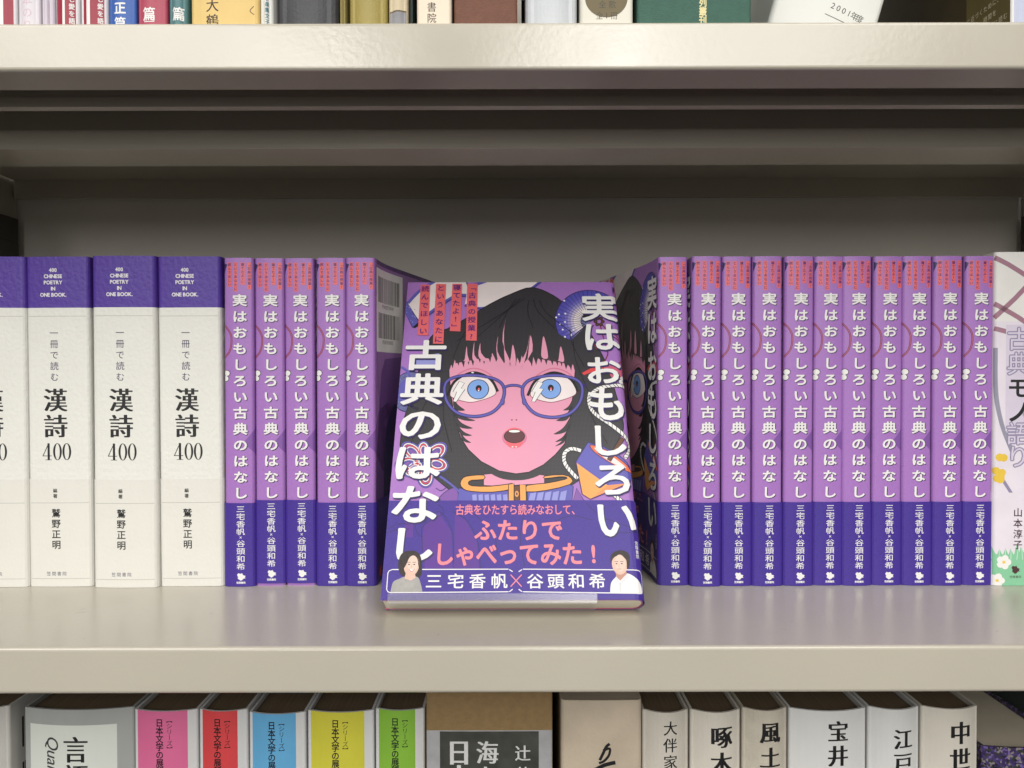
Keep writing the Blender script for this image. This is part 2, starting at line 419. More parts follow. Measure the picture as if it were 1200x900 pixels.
def jacket_art():
    a = Art()
    # --- spine
    fan = [(-8.4, 184), (-6.2, 183.2), (-8.4, 178)]
    a.poly(fan, NAVY, 1)
    for x0, x1, vb, t in ((-6.2, -3.8, 170.6, '読んでほしい'), (-2.6, -.2, 168, 'というあなたに'), (1.4, 3.8, 171.7, '寝てたよ!」'), (5.0, 7.4, 169.2, '「古典の授業?')):
        a.rect(x0, x1, vb, 184.4, CORAL, 2)
        n = len(t); p = (184.0-vb)/n
        a.column(t, (x0+x1)/2, 184.1, 1.9, p, TAGTXT, 3, bold=.02)
    for i, c in enumerate('実はおもしろい古典のはなし'):
        cy = 163-9.13*i
        a.ch(c, .8+.35, cy-.3, 8.4, 7.0, SHADOW, 4, bold=.045); a.ch(c, .8, cy, 8.4, 7.0, WHITE, 6, bold=.03)
    arc = smooth([(-9.6, 149.5), (-7.2, 147.8), (-4.6, 144), (-4.0, 139.5), (-5.2, 134), (-8.5, 130.2)], 5)
    a.stroke(arc, 1.1, MAROON, 2); a.stroke(arc, .45, M((176, 96, 130), .45), 3)
    for dy in (0, -3):
        a.ell(-7.0+dy*.25, 121.6+dy, 2.2, 1.9, BLACK, 2, 18); a.ell(-7.0+dy*.25, 121.6+dy, 1.85, 1.55, WHITE, 3, 18)
    a.poly([(2.4, 82), (9.5, 90.5), (16, 99), (40, 104), (60, 90), (50, 60), (30, 62), (9.5, 75.5)], LILAC_D, 1)
    # --- back cover: bar code label and a darker drawing
    b0 = T/2+4
    a.rect(b0, b0+52, 134, 182.5, M((236, 234, 234), .5, gain=.95), 3)
    random.seed(11)
    for yb, yt in ((163, 178), (142, 157)):
        x = b0+4
        while x < b0+46:
            w = random.choice((.35, .35, .7, 1.0)); a.rect(x, x+w, yb, yt, BLACK, 4); x += w+random.choice((.35, .6, .9))
    a.latin('9784305710949', b0+25, 161, 3.2, BLACK, 4, space=.12); a.latin('1920095018001', b0+25, 140, 3.2, BLACK, 4, space=.12)
    a.poly([(b0-2, 0), (b0-2, 70), (b0+6, 100), (b0+12, 122), (b0+20, 130), (b0+60, 132), (b0+110, 120), (b0+120, 0)], BACKART, 1)
    a.poly(smooth([(b0+16, 46), (b0+18, 74), (b0+26, 92), (b0+44, 100), (b0+70, 46)], 4), NAVY, 2)
    a.stroke(smooth([(b0+2, 134), (b0+3, 118), (b0+9, 100), (b0+7, 84)], 5), .5, NAVY, 2)
    a.rect(b0+1, b0+120, 184.5, 187, BACKTOP, 2)
    spine = a; a = Art()
    # --- front cover
    a.poly(Q(*smooth(z8((205, 258), (300, 168), (430, 90), (600, 80), (612, 130), (640, 140), (790, 80), (1110, 95), (1000, 178), (880, 238), (760, 275), (680, 287), (590, 264), (600, 213), (540, 207), (470, 242), (360, 322), (290, 368)), 1, True)), CREAM, 1)
    a.stroke(Q(*smooth(z8((215, 255), (300, 168), (430, 90)), 4)), 2.0, BLUE, 3)
    a.stroke(Q(*smooth(z8((290, 370), (360, 322), (470, 242), (540, 207), (600, 205)), 4)), 2.6, BLUE, 2); a.stroke(Q(*smooth(z8((290, 376), (360, 328), (470, 248), (540, 213), (600, 210)), 4)), .5, NAVY, 3)
    a.stroke(Q(*smooth(z8((590, 267), (680, 289), (760, 278), (880, 240), (1000, 180), (1110, 96)), 4)), 2.0, BLUE, 2); a.stroke(Q(*smooth(z8((590, 271), (680, 293), (760, 282), (880, 244), (1000, 184), (1114, 96)), 4)), .5, NAVY, 3)
    a.stroke(Q(*z8((596, 96), (612, 150))), .9, NAVY, 3); a.stroke(Q(*z8((640, 140), (800, 85))), 2.2, BLUE, 3)
    draw_outlined(a, Q(*z8((190, 243), (288, 378), (245, 415), (183, 322))), BLUE, NAVY, .6, 3); a.poly(Q(*z8((288, 378), (245, 415), (262, 420), (300, 395))), BLACK, 4)
    for k in range(24):
        x, y = 195+random.random()*70, 275+random.random()*110
        if abs((y-260)-(x-190)*1.3) < 55: a.ell(*cover_uv(440+x/5.625, 310+y/5.625), .35, .35, BLUE_L, 5, 8)
    # hair
    hair = smooth([(623, 337), (598, 345), (575, 356), (550, 371), (525, 385), (505, 395), (492, 430), (482, 465), (474, 490), (470, 512), (472, 530), (500, 552), (528, 575), (545, 586), (570, 587), (640, 587), (660, 575), (690, 555), (712, 536), (725, 515), (731, 500), (727, 480), (722, 462), (712, 430), (700, 405), (688, 385), (668, 362), (648, 346)], 4, True)
    draw_outlined(a, Q(*hair), HAIR, BLACK, .5, 4)
    # face, neck
    draw_outlined(a, Q((567, 556), (567, 569), (585, 570), (600, 569), (638, 567), (638, 557), (605, 552)), PINK, BLACK, .4, 6)
    a.poly(Q(*smooth([(552, 530), (566, 548), (585, 560), (605, 563), (625, 560), (645, 549), (660, 532)], 4)), HAIR, 7.5)
    face = [(526.5, 410), (526.5, 440), (529, 465), (533, 491), (540, 513), (549, 527), (564, 541), (585, 552), (605, 555.5), (620, 553.5), (637, 545), (651, 533), (662, 520), (668, 491), (672, 460), (675, 425), (675, 410)]
    draw_outlined(a, Q(*face), PINK, BLACK, .5, 9)
    # fringe with pointed locks
    tips = [(530, 432), (537, 429), (543, 431), (549, 428), (554, 429), (562, 425.5), (567, 427), (574, 425), (581, 424.5), (590, 427.5), (597, 428), (604, 429), (609, 427.5), (615, 428.5), (623, 430), (628, 428), (634, 426), (640, 428), (647, 428.5), (653, 429.5), (658, 430), (663, 433), (669, 435), (674, 437)]
    fr = [(524, 405), (525.5, 438)]
    random.seed(3)
    for (xa, ya), (xb, yb) in zip(tips, tips[1:]+[(678, 434)]):
        vx = xa+(xb-xa)*.42; fr += [(xa-1.0, ya-4.5), (xa+.5, ya), (vx, min(ya, yb)-random.uniform(5, 12))]
    fr += [(678, 438), (678, 404), (640, 384), (600, 374), (560, 384)]
    a.poly(Q((533, 419), (575, 413), (577, 418), (534, 426)), M((84, 62, 74), .45), 10.6); a.poly(Q((628, 414), (672, 420), (673, 428), (628, 420)), M((84, 62, 74), .45), 10.6)
    a.poly(Q(*fr), HAIR, 11)
    for ap, b1, b2 in (((593, 374), (589, 400), (599, 427)), ((584, 394), (583, 412), (592, 428)), ((556, 401), (556, 416), (562, 424)), ((563, 402), (564, 414), (573, 424)), ((621, 392), (617, 412), (607, 430)), ((622, 393), (624, 412), (611, 430)),
                       ((637, 394), (641, 408), (642, 420)), ((657, 406), (660, 415), (661, 424)), ((601, 404), (604, 416), (604, 429)), ((547, 406), (548, 416), (550, 424))):
        a.poly(Q(*smooth([ap, b1, b2, (b2[0]-7 if b1[0] <= b2[0] else b2[0]+6, b2[1]-1), (ap[0]-2.2, ap[1]+15)], 3, True)), PINK, 12.5)
    for sx, sy, ex, ey in ((610, 350, 560, 395), (615, 350, 535, 400), (625, 350, 650, 385), (632, 352, 670, 390), (620, 352, 625, 385), (605, 350, 585, 385), (548, 385, 531, 420), (668, 385, 685, 430), (672, 400, 690, 460), (500, 470, 482, 520), (690, 470, 712, 520), (520, 470, 530, 530)):
        a.stroke(Q(*smooth([(sx, sy), ((sx*2+ex)/3-3, (sy*2+ey)/3+3), (ex, ey)], 5)), .45, BLACK, 13)
    for q in (((533, 478), (543, 488), (557, 493), (545, 493), (533, 488)), ((533, 486), (541, 496), (554, 502), (542, 502), (534, 496)), ((535, 496), (543, 506), (553, 510.5), (543, 510.5), (537, 504)), ((539, 506), (545, 514), (552, 519), (543, 517)), ((531, 466), (536, 474), (545, 481), (533, 480)),
              ((670, 476), (663, 487), (652, 493), (663, 493), (669, 486)), ((670, 486), (661, 501), (649, 509), (662, 507), (669, 498)), ((668, 497), (661, 511), (651, 518), (663, 514)), ((672, 466), (667, 476), (660, 481), (671, 479)), ((664, 508), (658, 518), (651, 523), (661, 519))):
        a.poly(Q(*smooth(q, 3, True)), HAIR, 10.5)
        a.stroke(Q(*smooth(q[:3], 4)), .3, BLACK, 11.5)
    # eyes
    for cx, cy, wl, wr, sg in ((560.5, 456.5, 527.5, 581.5, 1), (645, 456, 621.5, 675.5, -1)):
        wh = smooth([(wl, 462 if sg > 0 else 462), (wl+7, 446.5), ((wl+wr)/2-6, 439), ((wl+wr)/2+6, 439), (wr-7, 446), (wr, 459), (wr-5, 465), ((wl+wr)/2+5, 470.5), ((wl+wr)/2-6, 471.5), (wl+6, 467.5)], 4, True)
        a.poly(Q(*wh), CREAM, 14); a.stroke(Q(*wh), .35, MAROON, 15, closed=True)
        lid = smooth([(wl-3, 464), (wl+5, 448), ((wl+wr)/2-7, 438.5), ((wl+wr)/2+6, 437.5), (wr-6, 445), (wr+2, 459)], 5)
        a.stroke(Q(*lid), 1.5, BLACK, 16)
        a.stroke(Q(*[(x, y-5) for x, y in lid[4:-3]]), .7, PINK_D, 15)
        c = cover_uv(cx, cy)
        a.ell(*c, 6.3, 6.3, BLACK, 16.5); a.ell(*c, 5.85, 5.85, IRIS, 17.5); 
        c2 = cover_uv(cx+.6, cy-1)
        a.ell(*c2, 1.7, 2.1, BLACK, 19); a.ell(c2[0]+.1, c2[1]-.6, .6, .9, LIP, 20); a.ell(c2[0], c2[1]-1.5, .5, .35, WHITE, 21)
        bx = wl+(2 if sg > 0 else 0)
        bolt = [(bx+9, 447), (bx+1.5, 459.5), (bx+6, 459.5), (bx+1.5, 470.5), (bx+5.5, 471.5), (bx+15.5, 456.5), (bx+11, 455.5), (bx+15, 449.5)]
        draw_outlined(a, Q(*bolt), WHITE, BLACK, .3, 18)
        # spectacles
        gx = (521+591)/2 if sg > 0 else (612+683)/2
        lens = smooth([(gx-35, 455), (gx-29, 445), (gx-12, 440.5), (gx+8, 441), (gx+27, 446), (gx+35, 456), (gx+32, 472), (gx+20, 484), (gx, 488.5), (gx-20, 484), (gx-32, 471)] if sg > 0 else
                      [(gx-35, 456), (gx-27, 446), (gx-8, 441), (gx+12, 441), (gx+29, 446), (gx+35, 456), (gx+32, 472), (gx+20, 485), (gx, 489.5), (gx-20, 485), (gx-32, 472)], 5, True)
        a.stroke(Q(*lens), 2.0, NAVY, 22, closed=True); a.stroke(Q(*lens), 1.2, BLUE, 23.5, closed=True)
        nx = gx+(33 if sg > 0 else -33)
        a.ell(*cover_uv(nx, 471), 1.3, 2.2, NAVY, 23); a.ell(*cover_uv(nx, 471), .9, 1.8, BLUE, 24)
    br = smooth([(590, 455), (596, 452.5), (602, 451.8), (608, 452.5), (613, 455)], 4)
    a.stroke(Q(*br), 1.7, NAVY, 22); a.stroke(Q(*br), .95, BLUE, 23.5)
    a.stroke(Q((522, 452), (515, 449)), 2.0, NAVY, 22); a.stroke(Q((682, 453), (688, 451)), 2.0, NAVY, 22)
    # nose and mouth
    for x in (600, 605.3): a.ell(*cover_uv(x, 492.3), .5, .4, MAROON, 14, 10)
    c = cover_uv(603, 513); a.ell(c[0], c[1], 6.9, 5.4, PINK_D, 14); a.ell(c[0], c[1]-2.6, 4.6, 3.6, LIP, 15); a.ell(c[0], c[1]+1.6, 5.4, 4.2, LIP, 15.2)
    c = cover_uv(603, 511.5); a.ell(c[0], c[1], 5.9, 4.05, BLACK, 16); a.ell(c[0], c[1], 5.5, 3.7, MOUTH, 17); a.ell(c[0], c[1]+2.9, 3.1, .75, WHITE, 18)
    for dx in (-2.2, 1.9): a.ell(*cover_uv(603+dx, 524), .55, .35, WHITE, 17, 10)
    a.ell(*cover_uv(554, 437), .8, .4, WHITE, 17, 10)
    # collar of the jacket
    draw_outlined(a, Q((536, 590), (538, 572), (552, 576), (575, 577), (596, 575), (597, 592)), BLUE, NAVY, .4, 10)
    draw_outlined(a, Q((619, 592), (618, 575), (640, 573), (665, 567), (672, 570), (670, 592)), BLUE, NAVY, .4, 10)
    for k in range(6): draw_outlined(a, Q((553+k*7.2, 580), (559+k*7.2, 579), (560+k*7.2, 592), (554+k*7.2, 592)), BLUE_L, BLUE, .5, 12)
    for k in range(5): draw_outlined(a, Q((621+k*9, 578-k*.4), (629+k*9, 577-k*.6), (626+k*9, 592), (618+k*9, 592)), BLUE_L, BLUE, .5, 12)
    draw_outlined(a, Q(*smooth([(539.5, 567), (543, 560), (552, 557.5), (567, 557), (567, 562), (553, 563), (549, 566), (553, 569.5), (575, 570), (596, 567.5), (601, 567), (601, 573), (577, 577), (552, 576), (543, 573)], 2, True)), ORANGE, BLACK, .45, 13)
    draw_outlined(a, Q(*smooth([(618, 569), (640, 566.5), (662, 562), (664, 559.5), (655, 559), (639, 561), (639, 558), (660, 556.5), (670, 561), (668, 568), (640, 575), (617, 576.5)], 2, True)), ORANGE, BLACK, .45, 13)
    draw_outlined(a, Q((596, 568), (602.5, 567), (602.5, 592), (596, 592)), ORANGE, BLACK, .4, 14.5); draw_outlined(a, Q((609, 568), (616.5, 568.5), (617, 592), (609.5, 592)), ORANGE, BLACK, .4, 14.5)
    a.poly(Q((602.5, 570), (609, 570), (609.5, 592), (602.5, 592)), BROWN, 14); a.ell(*cover_uv(605.8, 579), 1.0, 1.6, ORANGE, 15); a.ell(*cover_uv(605.8, 579), .45, .8, BROWN, 16)
    draw_outlined(a, Q(*smooth([(512, 587), (520, 578), (530, 572), (536, 574), (537, 592), (512, 592)], 2, True)), LILAC_D, NAVY, .4, 6)
    draw_outlined(a, Q((671, 590), (676, 572), (684, 586), (700, 592)), LILAC_D, NAVY, .4, 6)
    # folding fan
    fc = cover_uv(692, 377)
    ring = [M(tuple(int(84+(232-84)*t**1.4) if j == 0 else (int(80+(222-80)*t**1.4) if j == 1 else int(176+(222-176)*t)) for j in range(3)), .45, var=0) for t in (0, .06, .16, .34, .58, .82, 1.0, 1.0)]
    a0, a1 = 37, 224
    tot = 21.2
    for k, m in enumerate(ring): a.ell(fc[0], fc[1], tot*(1-k*.088), tot*(1-k*.088)*1.06, m, 6+k*.4, 40, a0, a1)
    rim = [(fc[0]+tot*math.cos(math.radians(t)), fc[1]+tot*1.06*math.sin(math.radians(t))) for t in range(a0, a1+1, 5)]
    a.stroke(rim, .5, NAVY, 10); a.stroke([fc, rim[0]], .5, NAVY, 10); a.stroke([fc, rim[-1]], .5, NAVY, 10)
    for t in range(a0+7, a1, 8):
        ct, st = math.cos(math.radians(t)), math.sin(math.radians(t))*1.06
        a.stroke([(fc[0]+6*ct, fc[1]+6*st), (fc[0]+tot*ct, fc[1]+tot*st)], .28, NAVY, 10.4)
    a.ell(fc[0], fc[1], 6, 6.3, BLACK, 10, 20, a0, a1)
    for t in range(150, 224, 13): a.stroke([fc, (fc[0]+6*math.cos(math.radians(t)), fc[1]+6*math.sin(math.radians(t)))], .35, BLUE_L, 11)
    for q in zR((292, 350), (352, 325), (350, 380), (335, 430), (350, 478), (310, 330), (405, 432), (345, 240), (390, 465), (420, 410), (318, 395)): a.ell(*cover_uv(*q), .6, .6, WHITE, 11, 10)
    # strings, ribbon, flower
    for pts in (zR((580, 390), (600, 470), (620, 540), (632, 590), (610, 640)), zR((585, 385), (660, 470), (715, 500), (735, 545), (738, 640), (730, 668)), zR((540, 400), (520, 430), (530, 500), (560, 560))):
        a.stroke(Q(*smooth(pts, 5)), .7, MAROON, 8)
    for k in range(6):
        t = k*math.pi/3; c = cover_uv(702.2+4.2*math.cos(t), 377+4*math.sin(t)); a.ell(*c, 1.2, 1.2, BLACK, 13, 12); a.ell(*c, .8, .8, BROWN, 14, 12)
    a.poly(Q(*zR((462, 715), (520, 685), (600, 668), (600, 700), (520, 712), (475, 730))), RED, 8)
    a.poly(Q(*smooth(zR((600, 670), (690, 668), (740, 668), (745, 690), (720, 740), (660, 745), (640, 715)), 3, True)), M((206, 98, 128), .45), 8)
    # ropes and the spinning top
    for pts in (zR((758, 795), (660, 800), (590, 812), (540, 840), (515, 880)), zR2((590, 0), (580, 60), (600, 130), (650, 180), (740, 240), (830, 310), (885, 370), (890, 430), (850, 495)), zR2((520, 440), (450, 425), (400, 455), (395, 520), (430, 580), (495, 650)), zR2((770, 770), (800, 800), (860, 850))):
        a.rope(Q(*smooth(pts, 6)), 1.9, WHITE, BLACK, 15)
    top = Q(*zR2((572, 378), (482, 524), (530, 768), (592, 806), (890, 682), (916, 602), (868, 528), (800, 470), (690, 410)))
    a.poly(top, BLUE, 18); a.poly(Q(*zR2((485, 530), (720, 700), (592, 806), (530, 768))), ORANGE, 19); a.poly(Q(*zR2((720, 700), (592, 806), (888, 684))), M((232, 148, 96), .45), 19)
    a.stroke(top, .5, NAVY, 20, closed=True)
    el = Q(*smooth(zR2((590, 398), (680, 420), (780, 480), (880, 560), (912, 600), (840, 585), (720, 520), (620, 450)), 4, True)); a.poly(el, ORANGE_R, 19.5); a.stroke(el, .4, NAVY, 20.5, closed=True)
    a.poly(Q(*smooth(zR2((620, 420), (690, 440), (790, 510), (860, 570), (780, 545), (690, 490)), 4, True)), CREAM, 21)
    a.stroke(Q(*zR2((835, 345), (730, 515))), 2.6, BLACK, 21.5); a.stroke(Q(*zR2((835, 345), (730, 515))), 2.0, BROWN, 22.5)
    # knotted cords, left
    for ang, ln, wd in ((140, 19, 8.5), (92, 14, 6.5), (38, 19, 8.5), (-12, 17, 8), (-85, 18, 9), (188, 20, 9), (215, 16, 7)):
        ro = -ang; r = math.radians(ro); rx, ry = ln*.78, wd*1.05
        cx, cy = 497+math.cos(r)*ln*.92, 541+math.sin(r)*ln*.92
        a.poly(Q(*[(cx+rx*math.cos(t)*math.cos(r)-ry*math.sin(t)*math.sin(r), cy+rx*math.cos(t)*math.sin(r)+ry*math.sin(t)*math.cos(r)) for t in [j*math.pi/12 for j in range(24)]]), LILAC_D, 7.5)
        for k, m in enumerate((BLUE, WHITE, RED, CREAM, BLUE)):
            sc = 1-k*.17
            pts = [(cx+rx*sc*math.cos(t)*math.cos(r)-ry*sc*math.sin(t)*math.sin(r), cy+rx*sc*math.cos(t)*math.sin(r)+ry*sc*math.sin(t)*math.cos(r)) for t in [j*math.pi/12 for j in range(24)]]
            a.stroke(Q(*pts), .8, NAVY, 8+k*.3, closed=True); a.stroke(Q(*pts), .55, m, 9.5+k*.3, closed=True)
    a.stroke(Q(*smooth([(512, 556), (525, 565), (540, 578), (550, 592)], 5)), 1.1, BLUE, 15); a.stroke(Q(*smooth([(520, 555), (527, 566), (518, 575), (511, 572)], 5)), .4, NAVY, 9)
    # blue moon and ornament behind the left title
    c = cover_uv(481, 459); a.ell(c[0], c[1], 11, 12.6, BLUE_L, 2); a.ell(c[0], c[1], 7.5, 9, BLUE, 3); a.stroke(a.ell(c[0], c[1], 11, 12.6, BLUE_L, 2), .6, NAVY, 3, closed=True)
    a.stroke(Q(*smooth([(470, 430), (480, 440), (478, 470), (490, 480)], 5)), 1.6, BLUE, 4)
    a.poly(Q((483, 419), (515, 414), (514, 432), (490, 433)), BLUE_L, 6)
    # coral strips with the lead-in text
    for q, t in ((z8((606, 130), (676, 130), (668, 505), (597, 503)), '「古典の授業?'), (z8((508, 130), (572, 130), (561, 444), (491, 441)), '寝てたよ!」'), (z8((401, 130), (467, 132), (449, 526), (380, 524)), 'というあなたに'), (z8((300, 136), (362, 136), (350, 471), (279, 468)), '読んでほしい')):
        p = Q(*q); a.poly(p, CORAL, 24.5)
        n = len(t)
        for i, c in enumerate(t):
            k = (i+.5)/n; cx = ((p[0][0]+p[1][0])*(1-k)+(p[3][0]+p[2][0])*k)/2; cy = ((p[0][1]+p[1][1])*(1-k)+(p[3][1]+p[2][1])*k)/2
            a.ch(c, cx, cy, 5.0, 4.6, TAGTXT, 25.5, bold=.02, rot=-90 if c in '「」' else 0)
    for c, b in TITLE_BOXES+TITLE_CROSS:
        (x0, y0), (x1, y1) = b
        pbox(a, c, x0+.9, y0+1.3, x1+1.1, y1+1.5, NAVY, 25.2, bold=.034); pbox(a, c, x0, y0, x1, y1, WHITE, 27, bold=.024)
    return spine, a

def band_art():
    a = Art()
    for i, c in enumerate('三宅香帆'): a.ch(c, .9, 44.4-4.3*i, 5.0, 4.1, WHITE, 1, bold=.006)
    a.ch('×', .9, 28.2, 3.0, 3.0, WHITE, 1)
    for i, c in enumerate('谷頭和希'): a.ch(c, .9, 24.7-4.35*i, 5.0, 4.1, WHITE, 1, bold=.006)
    logo(a, 1.0, 5.7, 5.0, 4.4, WHITE, 1); a.line('笠間書院', .9, 2.4, 1.3, 1.25, WHITE, 1, bold=.03)
    # back
    for k in range(6): a.column('古典をひたすら読みなおして、ふたりで', T/2+6+k*3.4, 44, 1.7, 1.95, M((150, 130, 190), .5), 1)
    a.ell(T/2+9, 6, 3, 3, RED, 1)
    # front
    spine = a; a = Art()
    for pts in (zL3((440, 70), (480, 130), (340, 220), (330, 330), (345, 480)), zL3((340, 200), (450, 120), (540, 260), (550, 480)), zL3((540, 120), (640, 180), (720, 330), (740, 520)), zL3((80, 240), (180, 205), (240, 215)), zL3((80, 270), (180, 240), (240, 245)), zL3((270, 150), (290, 260), (330, 300)), zL3((700, 140), (830, 280), (860, 420)), zR3((300, 190), (420, 150), (560, 180)), zR3((520, 60), (640, 160), (860, 240)), zR3((640, 240), (760, 270), (880, 260)), zR3((100, 60), (60, 300), (90, 500))):
        a.stroke(Q(*smooth(pts, 5)), .35, NAVY, 1)
    for pts in (zL3((345, 215), (450, 130), (535, 260), (545, 520), (350, 520), (330, 330)), zL3((210, 180), (265, 180), (268, 300), (212, 300)), zL3((560, 140), (640, 185), (715, 330), (730, 520), (555, 520))):
        a.poly(Q(*pts), BAND_D, .5)
    def span(txt, x0, x1, y0, y1, mat, bold, layer=3):
        n = len(txt); p0 = cover_uv(x0, (y0+y1)/2); p1 = cover_uv(x1, (y0+y1)/2); hh = cover_uv((x0+x1)/2, y0)[1]-cover_uv((x0+x1)/2, y1)[1]
        st = (p1[0]-p0[0])/n
        for i, c in enumerate(txt): a.ch(c, p0[0]+st*(i+.5), p0[1], min(st*1.02, hh*1.25), hh*1.08, mat, layer, bold=bold)
    span('古典をひたすら読みなおして、', 534, 680, 592, 604, TXTPINK, .015)
    span('ふたりで', 556, 660, 609.5, 634, TXTPINK, .028); span('しゃべってみた!', 508, 708, 636.5, 663, TXTPINK, .028)
    span('三宅香帆', 496, 598, 673, 690, WHITE, .012); span('谷頭和希', 615, 712, 673, 690, WHITE, .012)
    a.stroke(Q((598.5, 674), (611.5, 688)), .5, TXTPINK, 3); a.stroke(Q((611.5, 674), (598.5, 688)), .5, TXTPINK, 3.5)
    a.stroke(Q(*[(596, 667.5), (460, 668), (456.5, 669.5), (455, 672), (453.5, 691), (455, 694), (458, 695), (596, 694)]), .45, WHITE, 2)
    a.stroke(Q(*[(613, 667.5), (748, 668.5), (751.5, 670), (753, 673), (754, 692), (752.5, 695), (749, 695.8), (613, 694)]), .45, WHITE, 2)
    for q in (((597, 668), (601, 670.5)), ((612, 668), (608, 670.5)), ((597, 694), (601, 691)), ((612, 694), (608, 691))): a.stroke(Q(*q), .45, WHITE, 2)
    a.column('笠間書院', cover_uv(746, 640)[0], cover_uv(746, 634)[1], 2.1, 2.2, WHITE, 2, bold=.01)
    for c, b in TITLE_BAND:
        (x0, y0), (x1, y1) = b
        pbox(a, c, x0+.9, y0+1.2, x1+1.1, y1+1.5, NAVY, 3, bold=.034); pbox(a, c, x0, y0, x1, y1, WHITE, 4.5, bold=.024)
    # small portrait of a woman in a grey top and of a man in a white shirt
    G1 = M((166, 164, 160), .5, var=.12, vscale=300); HD = M((52, 42, 40), .5, var=.35, vscale=700); SK = M((228, 190, 172), .5, var=.05, vscale=300); SKD = M((196, 146, 128), .5); SKL = M((238, 206, 190), .5)
    def face(cx, cy, rx, ry, man):
        c = cover_uv(cx+1.2, cy-1); a.ell(c[0], c[1], 2.7, 4.1, SKL, 11)
        for dx in (-.36, .36):
            a.ell(*cover_uv(cx+dx*rx, cy-ry*.02), .52, .28, HD, 12, 10); a.stroke(Q((cx+dx*rx-2, cy-ry*.24), (cx+dx*rx+2, cy-ry*.26)), .22, HD, 12)
        a.stroke(Q((cx, cy), (cx-.6, cy+ry*.3), (cx+.8, cy+ry*.33)), .2, SKD, 12)
        if man: a.stroke(Q((cx-2.2, cy+ry*.55), (cx+2.2, cy+ry*.55)), .35, SKD, 12)
        else: a.poly(Q((cx-3.4, cy+ry*.42), (cx, cy+ry*.5), (cx+3.4, cy+ry*.42), (cx+1.5, cy+ry*.66), (cx-1.5, cy+ry*.66)), WHITE, 12); a.stroke(Q(*smooth([(cx-3.4, cy+ry*.42), (cx, cy+ry*.72), (cx+3.4, cy+ry*.42)], 4)), .25, M((200, 84, 92), .5), 12.5)
    a.poly(Q(*smooth([(469, 672), (467, 662), (470, 651), (477, 646.5), (487, 646.5), (493, 652), (495, 664), (494, 674), (489, 678), (474, 676)], 4, True)), HD, 6)
    a.poly(Q(*smooth([(458, 694.5), (461, 683), (468, 679), (476, 676), (487, 676), (492, 680), (495.5, 694)], 3, False)), G1, 7)
    a.poly(Q((477, 668), (486, 668), (487.5, 677.5), (482, 681), (474.5, 678.5)), SK, 8)
    c = cover_uv(482.6, 662.5); a.ell(c[0], c[1], 3.9, 5.4, SK, 9)
    a.poly(Q(*smooth([(472, 668), (473, 656), (479, 650), (487, 650.5), (491, 657), (491.5, 668), (490, 660), (486.5, 655.5), (482, 655), (478.5, 658), (475.5, 664)], 3, True)), HD, 10); face(482.8, 662.5, 8.5, 11.5, False)
    a.poly(Q(*smooth([(715, 694.8), (716, 684), (720, 678.5), (724, 675), (735, 672.5), (745, 678), (751, 686), (753, 695.3)], 3, False)), WHITE, 7)
    a.poly(Q((721, 667), (733, 667), (734.5, 673), (727, 681), (722, 677)), SKD, 8); a.poly(Q((722, 676), (727, 682), (735, 672.5), (737, 677), (728, 686), (721, 680)), M((222, 222, 226), .5), 9)
    c = cover_uv(726, 661.5); a.ell(c[0], c[1], 3.9, 5.2, SK, 9.5); 
    a.poly(Q(*smooth([(716, 661), (715.5, 653), (719, 648), (727, 645.5), (735, 648), (738, 655), (737, 665), (734.5, 667), (734, 658), (730, 653.5), (722, 652.5), (718, 656)], 3, True)), HD, 10.5); face(725.5, 661.5, 8.5, 11, True)
    for x in (726, 727): a.stroke(Q((x, 684), (x+.5, 694)), .12, GREY, 10)
    return spine, a

_js, _jf = jacket_art(); _bs, _bf = band_art()
J_DISP, B_DISP = _js.plus(_jf), _bs.plus(_bf)
J_ROW, B_ROW = _js.plus(_jf.clipped(-200, -10.2, -3.0)), _bs.plus(_bf.clipped(-200, -10.2, -3.0))
def purple_book(sf=0, sb=0, clip=(-24, 18), r=2.0, H=H, OBI=OBI, J_ART=None, B_ART=None):
    J_ART = J_ART or J_ROW; B_ART = B_ART or B_ROW
    root = empty('paperback_book')
    prof = book_profile(T, W, r, .55, sf, sb)
    build_sheet('jacket', J_ART, prof, LILAC, 0, H, root, 0, .25, clip)
    build_sheet('paper_band', B_ART, prof, BAND, 0.15, OBI, root, .75, .12, clip)
    flat = book_profile(T, W, r, .55)
    inner = build_sheet('inner_cover', None, flat, INNER, .1, H-.3, root, -.35, .35)
    page_block(flat, .8, .8, .4, H-.6, root, PAGES)
    return root
SD = .437
GP = 'purple paperbacks standing spine out on the middle shelf'
def place(o, pxl, pxr, label, group, D=SD, pybase=687, z=0, rz=0, rx=0):
    x = (at(pxl, pybase, D).x+at(pxr, pybase, D).x)/2
    o.location = (x, D, z); o.rotation_euler = (rx, random.uniform(-.003, .003) if group else 0, rz); o['label'] = label; o['category'] = 'book'
    if group: o['group'] = group
proto = purple_book()
lbl_left = ['purple paperback standing right beside the last white poetry book', 'purple paperback second in line after the white poetry books', 'middle one of the five purple paperbacks left of the tilted display book',
            'purple paperback between the middle of the left five and the one showing its barcode']
left = [263.3, 299.5, 334.7, 371, 406.4]
for i in range(4):
    b = proto if i == 0 else copy_tree(proto)
    place(b, left[i], left[i+1], lbl_left[i], GP, rz=random.uniform(-.006, .006), D=SD+random.uniform(-.0005, .0015))
    if i in (1, 2):
        for ch in b.children:
            if ch.name.startswith('paper_band'): ch.location.z = .0014
b = purple_book(sb=13, clip=(-24, 120)); place(b, 405.8, 440.5, 'purple paperback with its barcode back cover splayed towards the tilted display book', GP, D=SD)
b = purple_book(sf=12, clip=(-160, 18)); place(b, 771.2, 807, 'purple paperback with its illustrated front cover splayed towards the tilted display book', GP, D=SD)
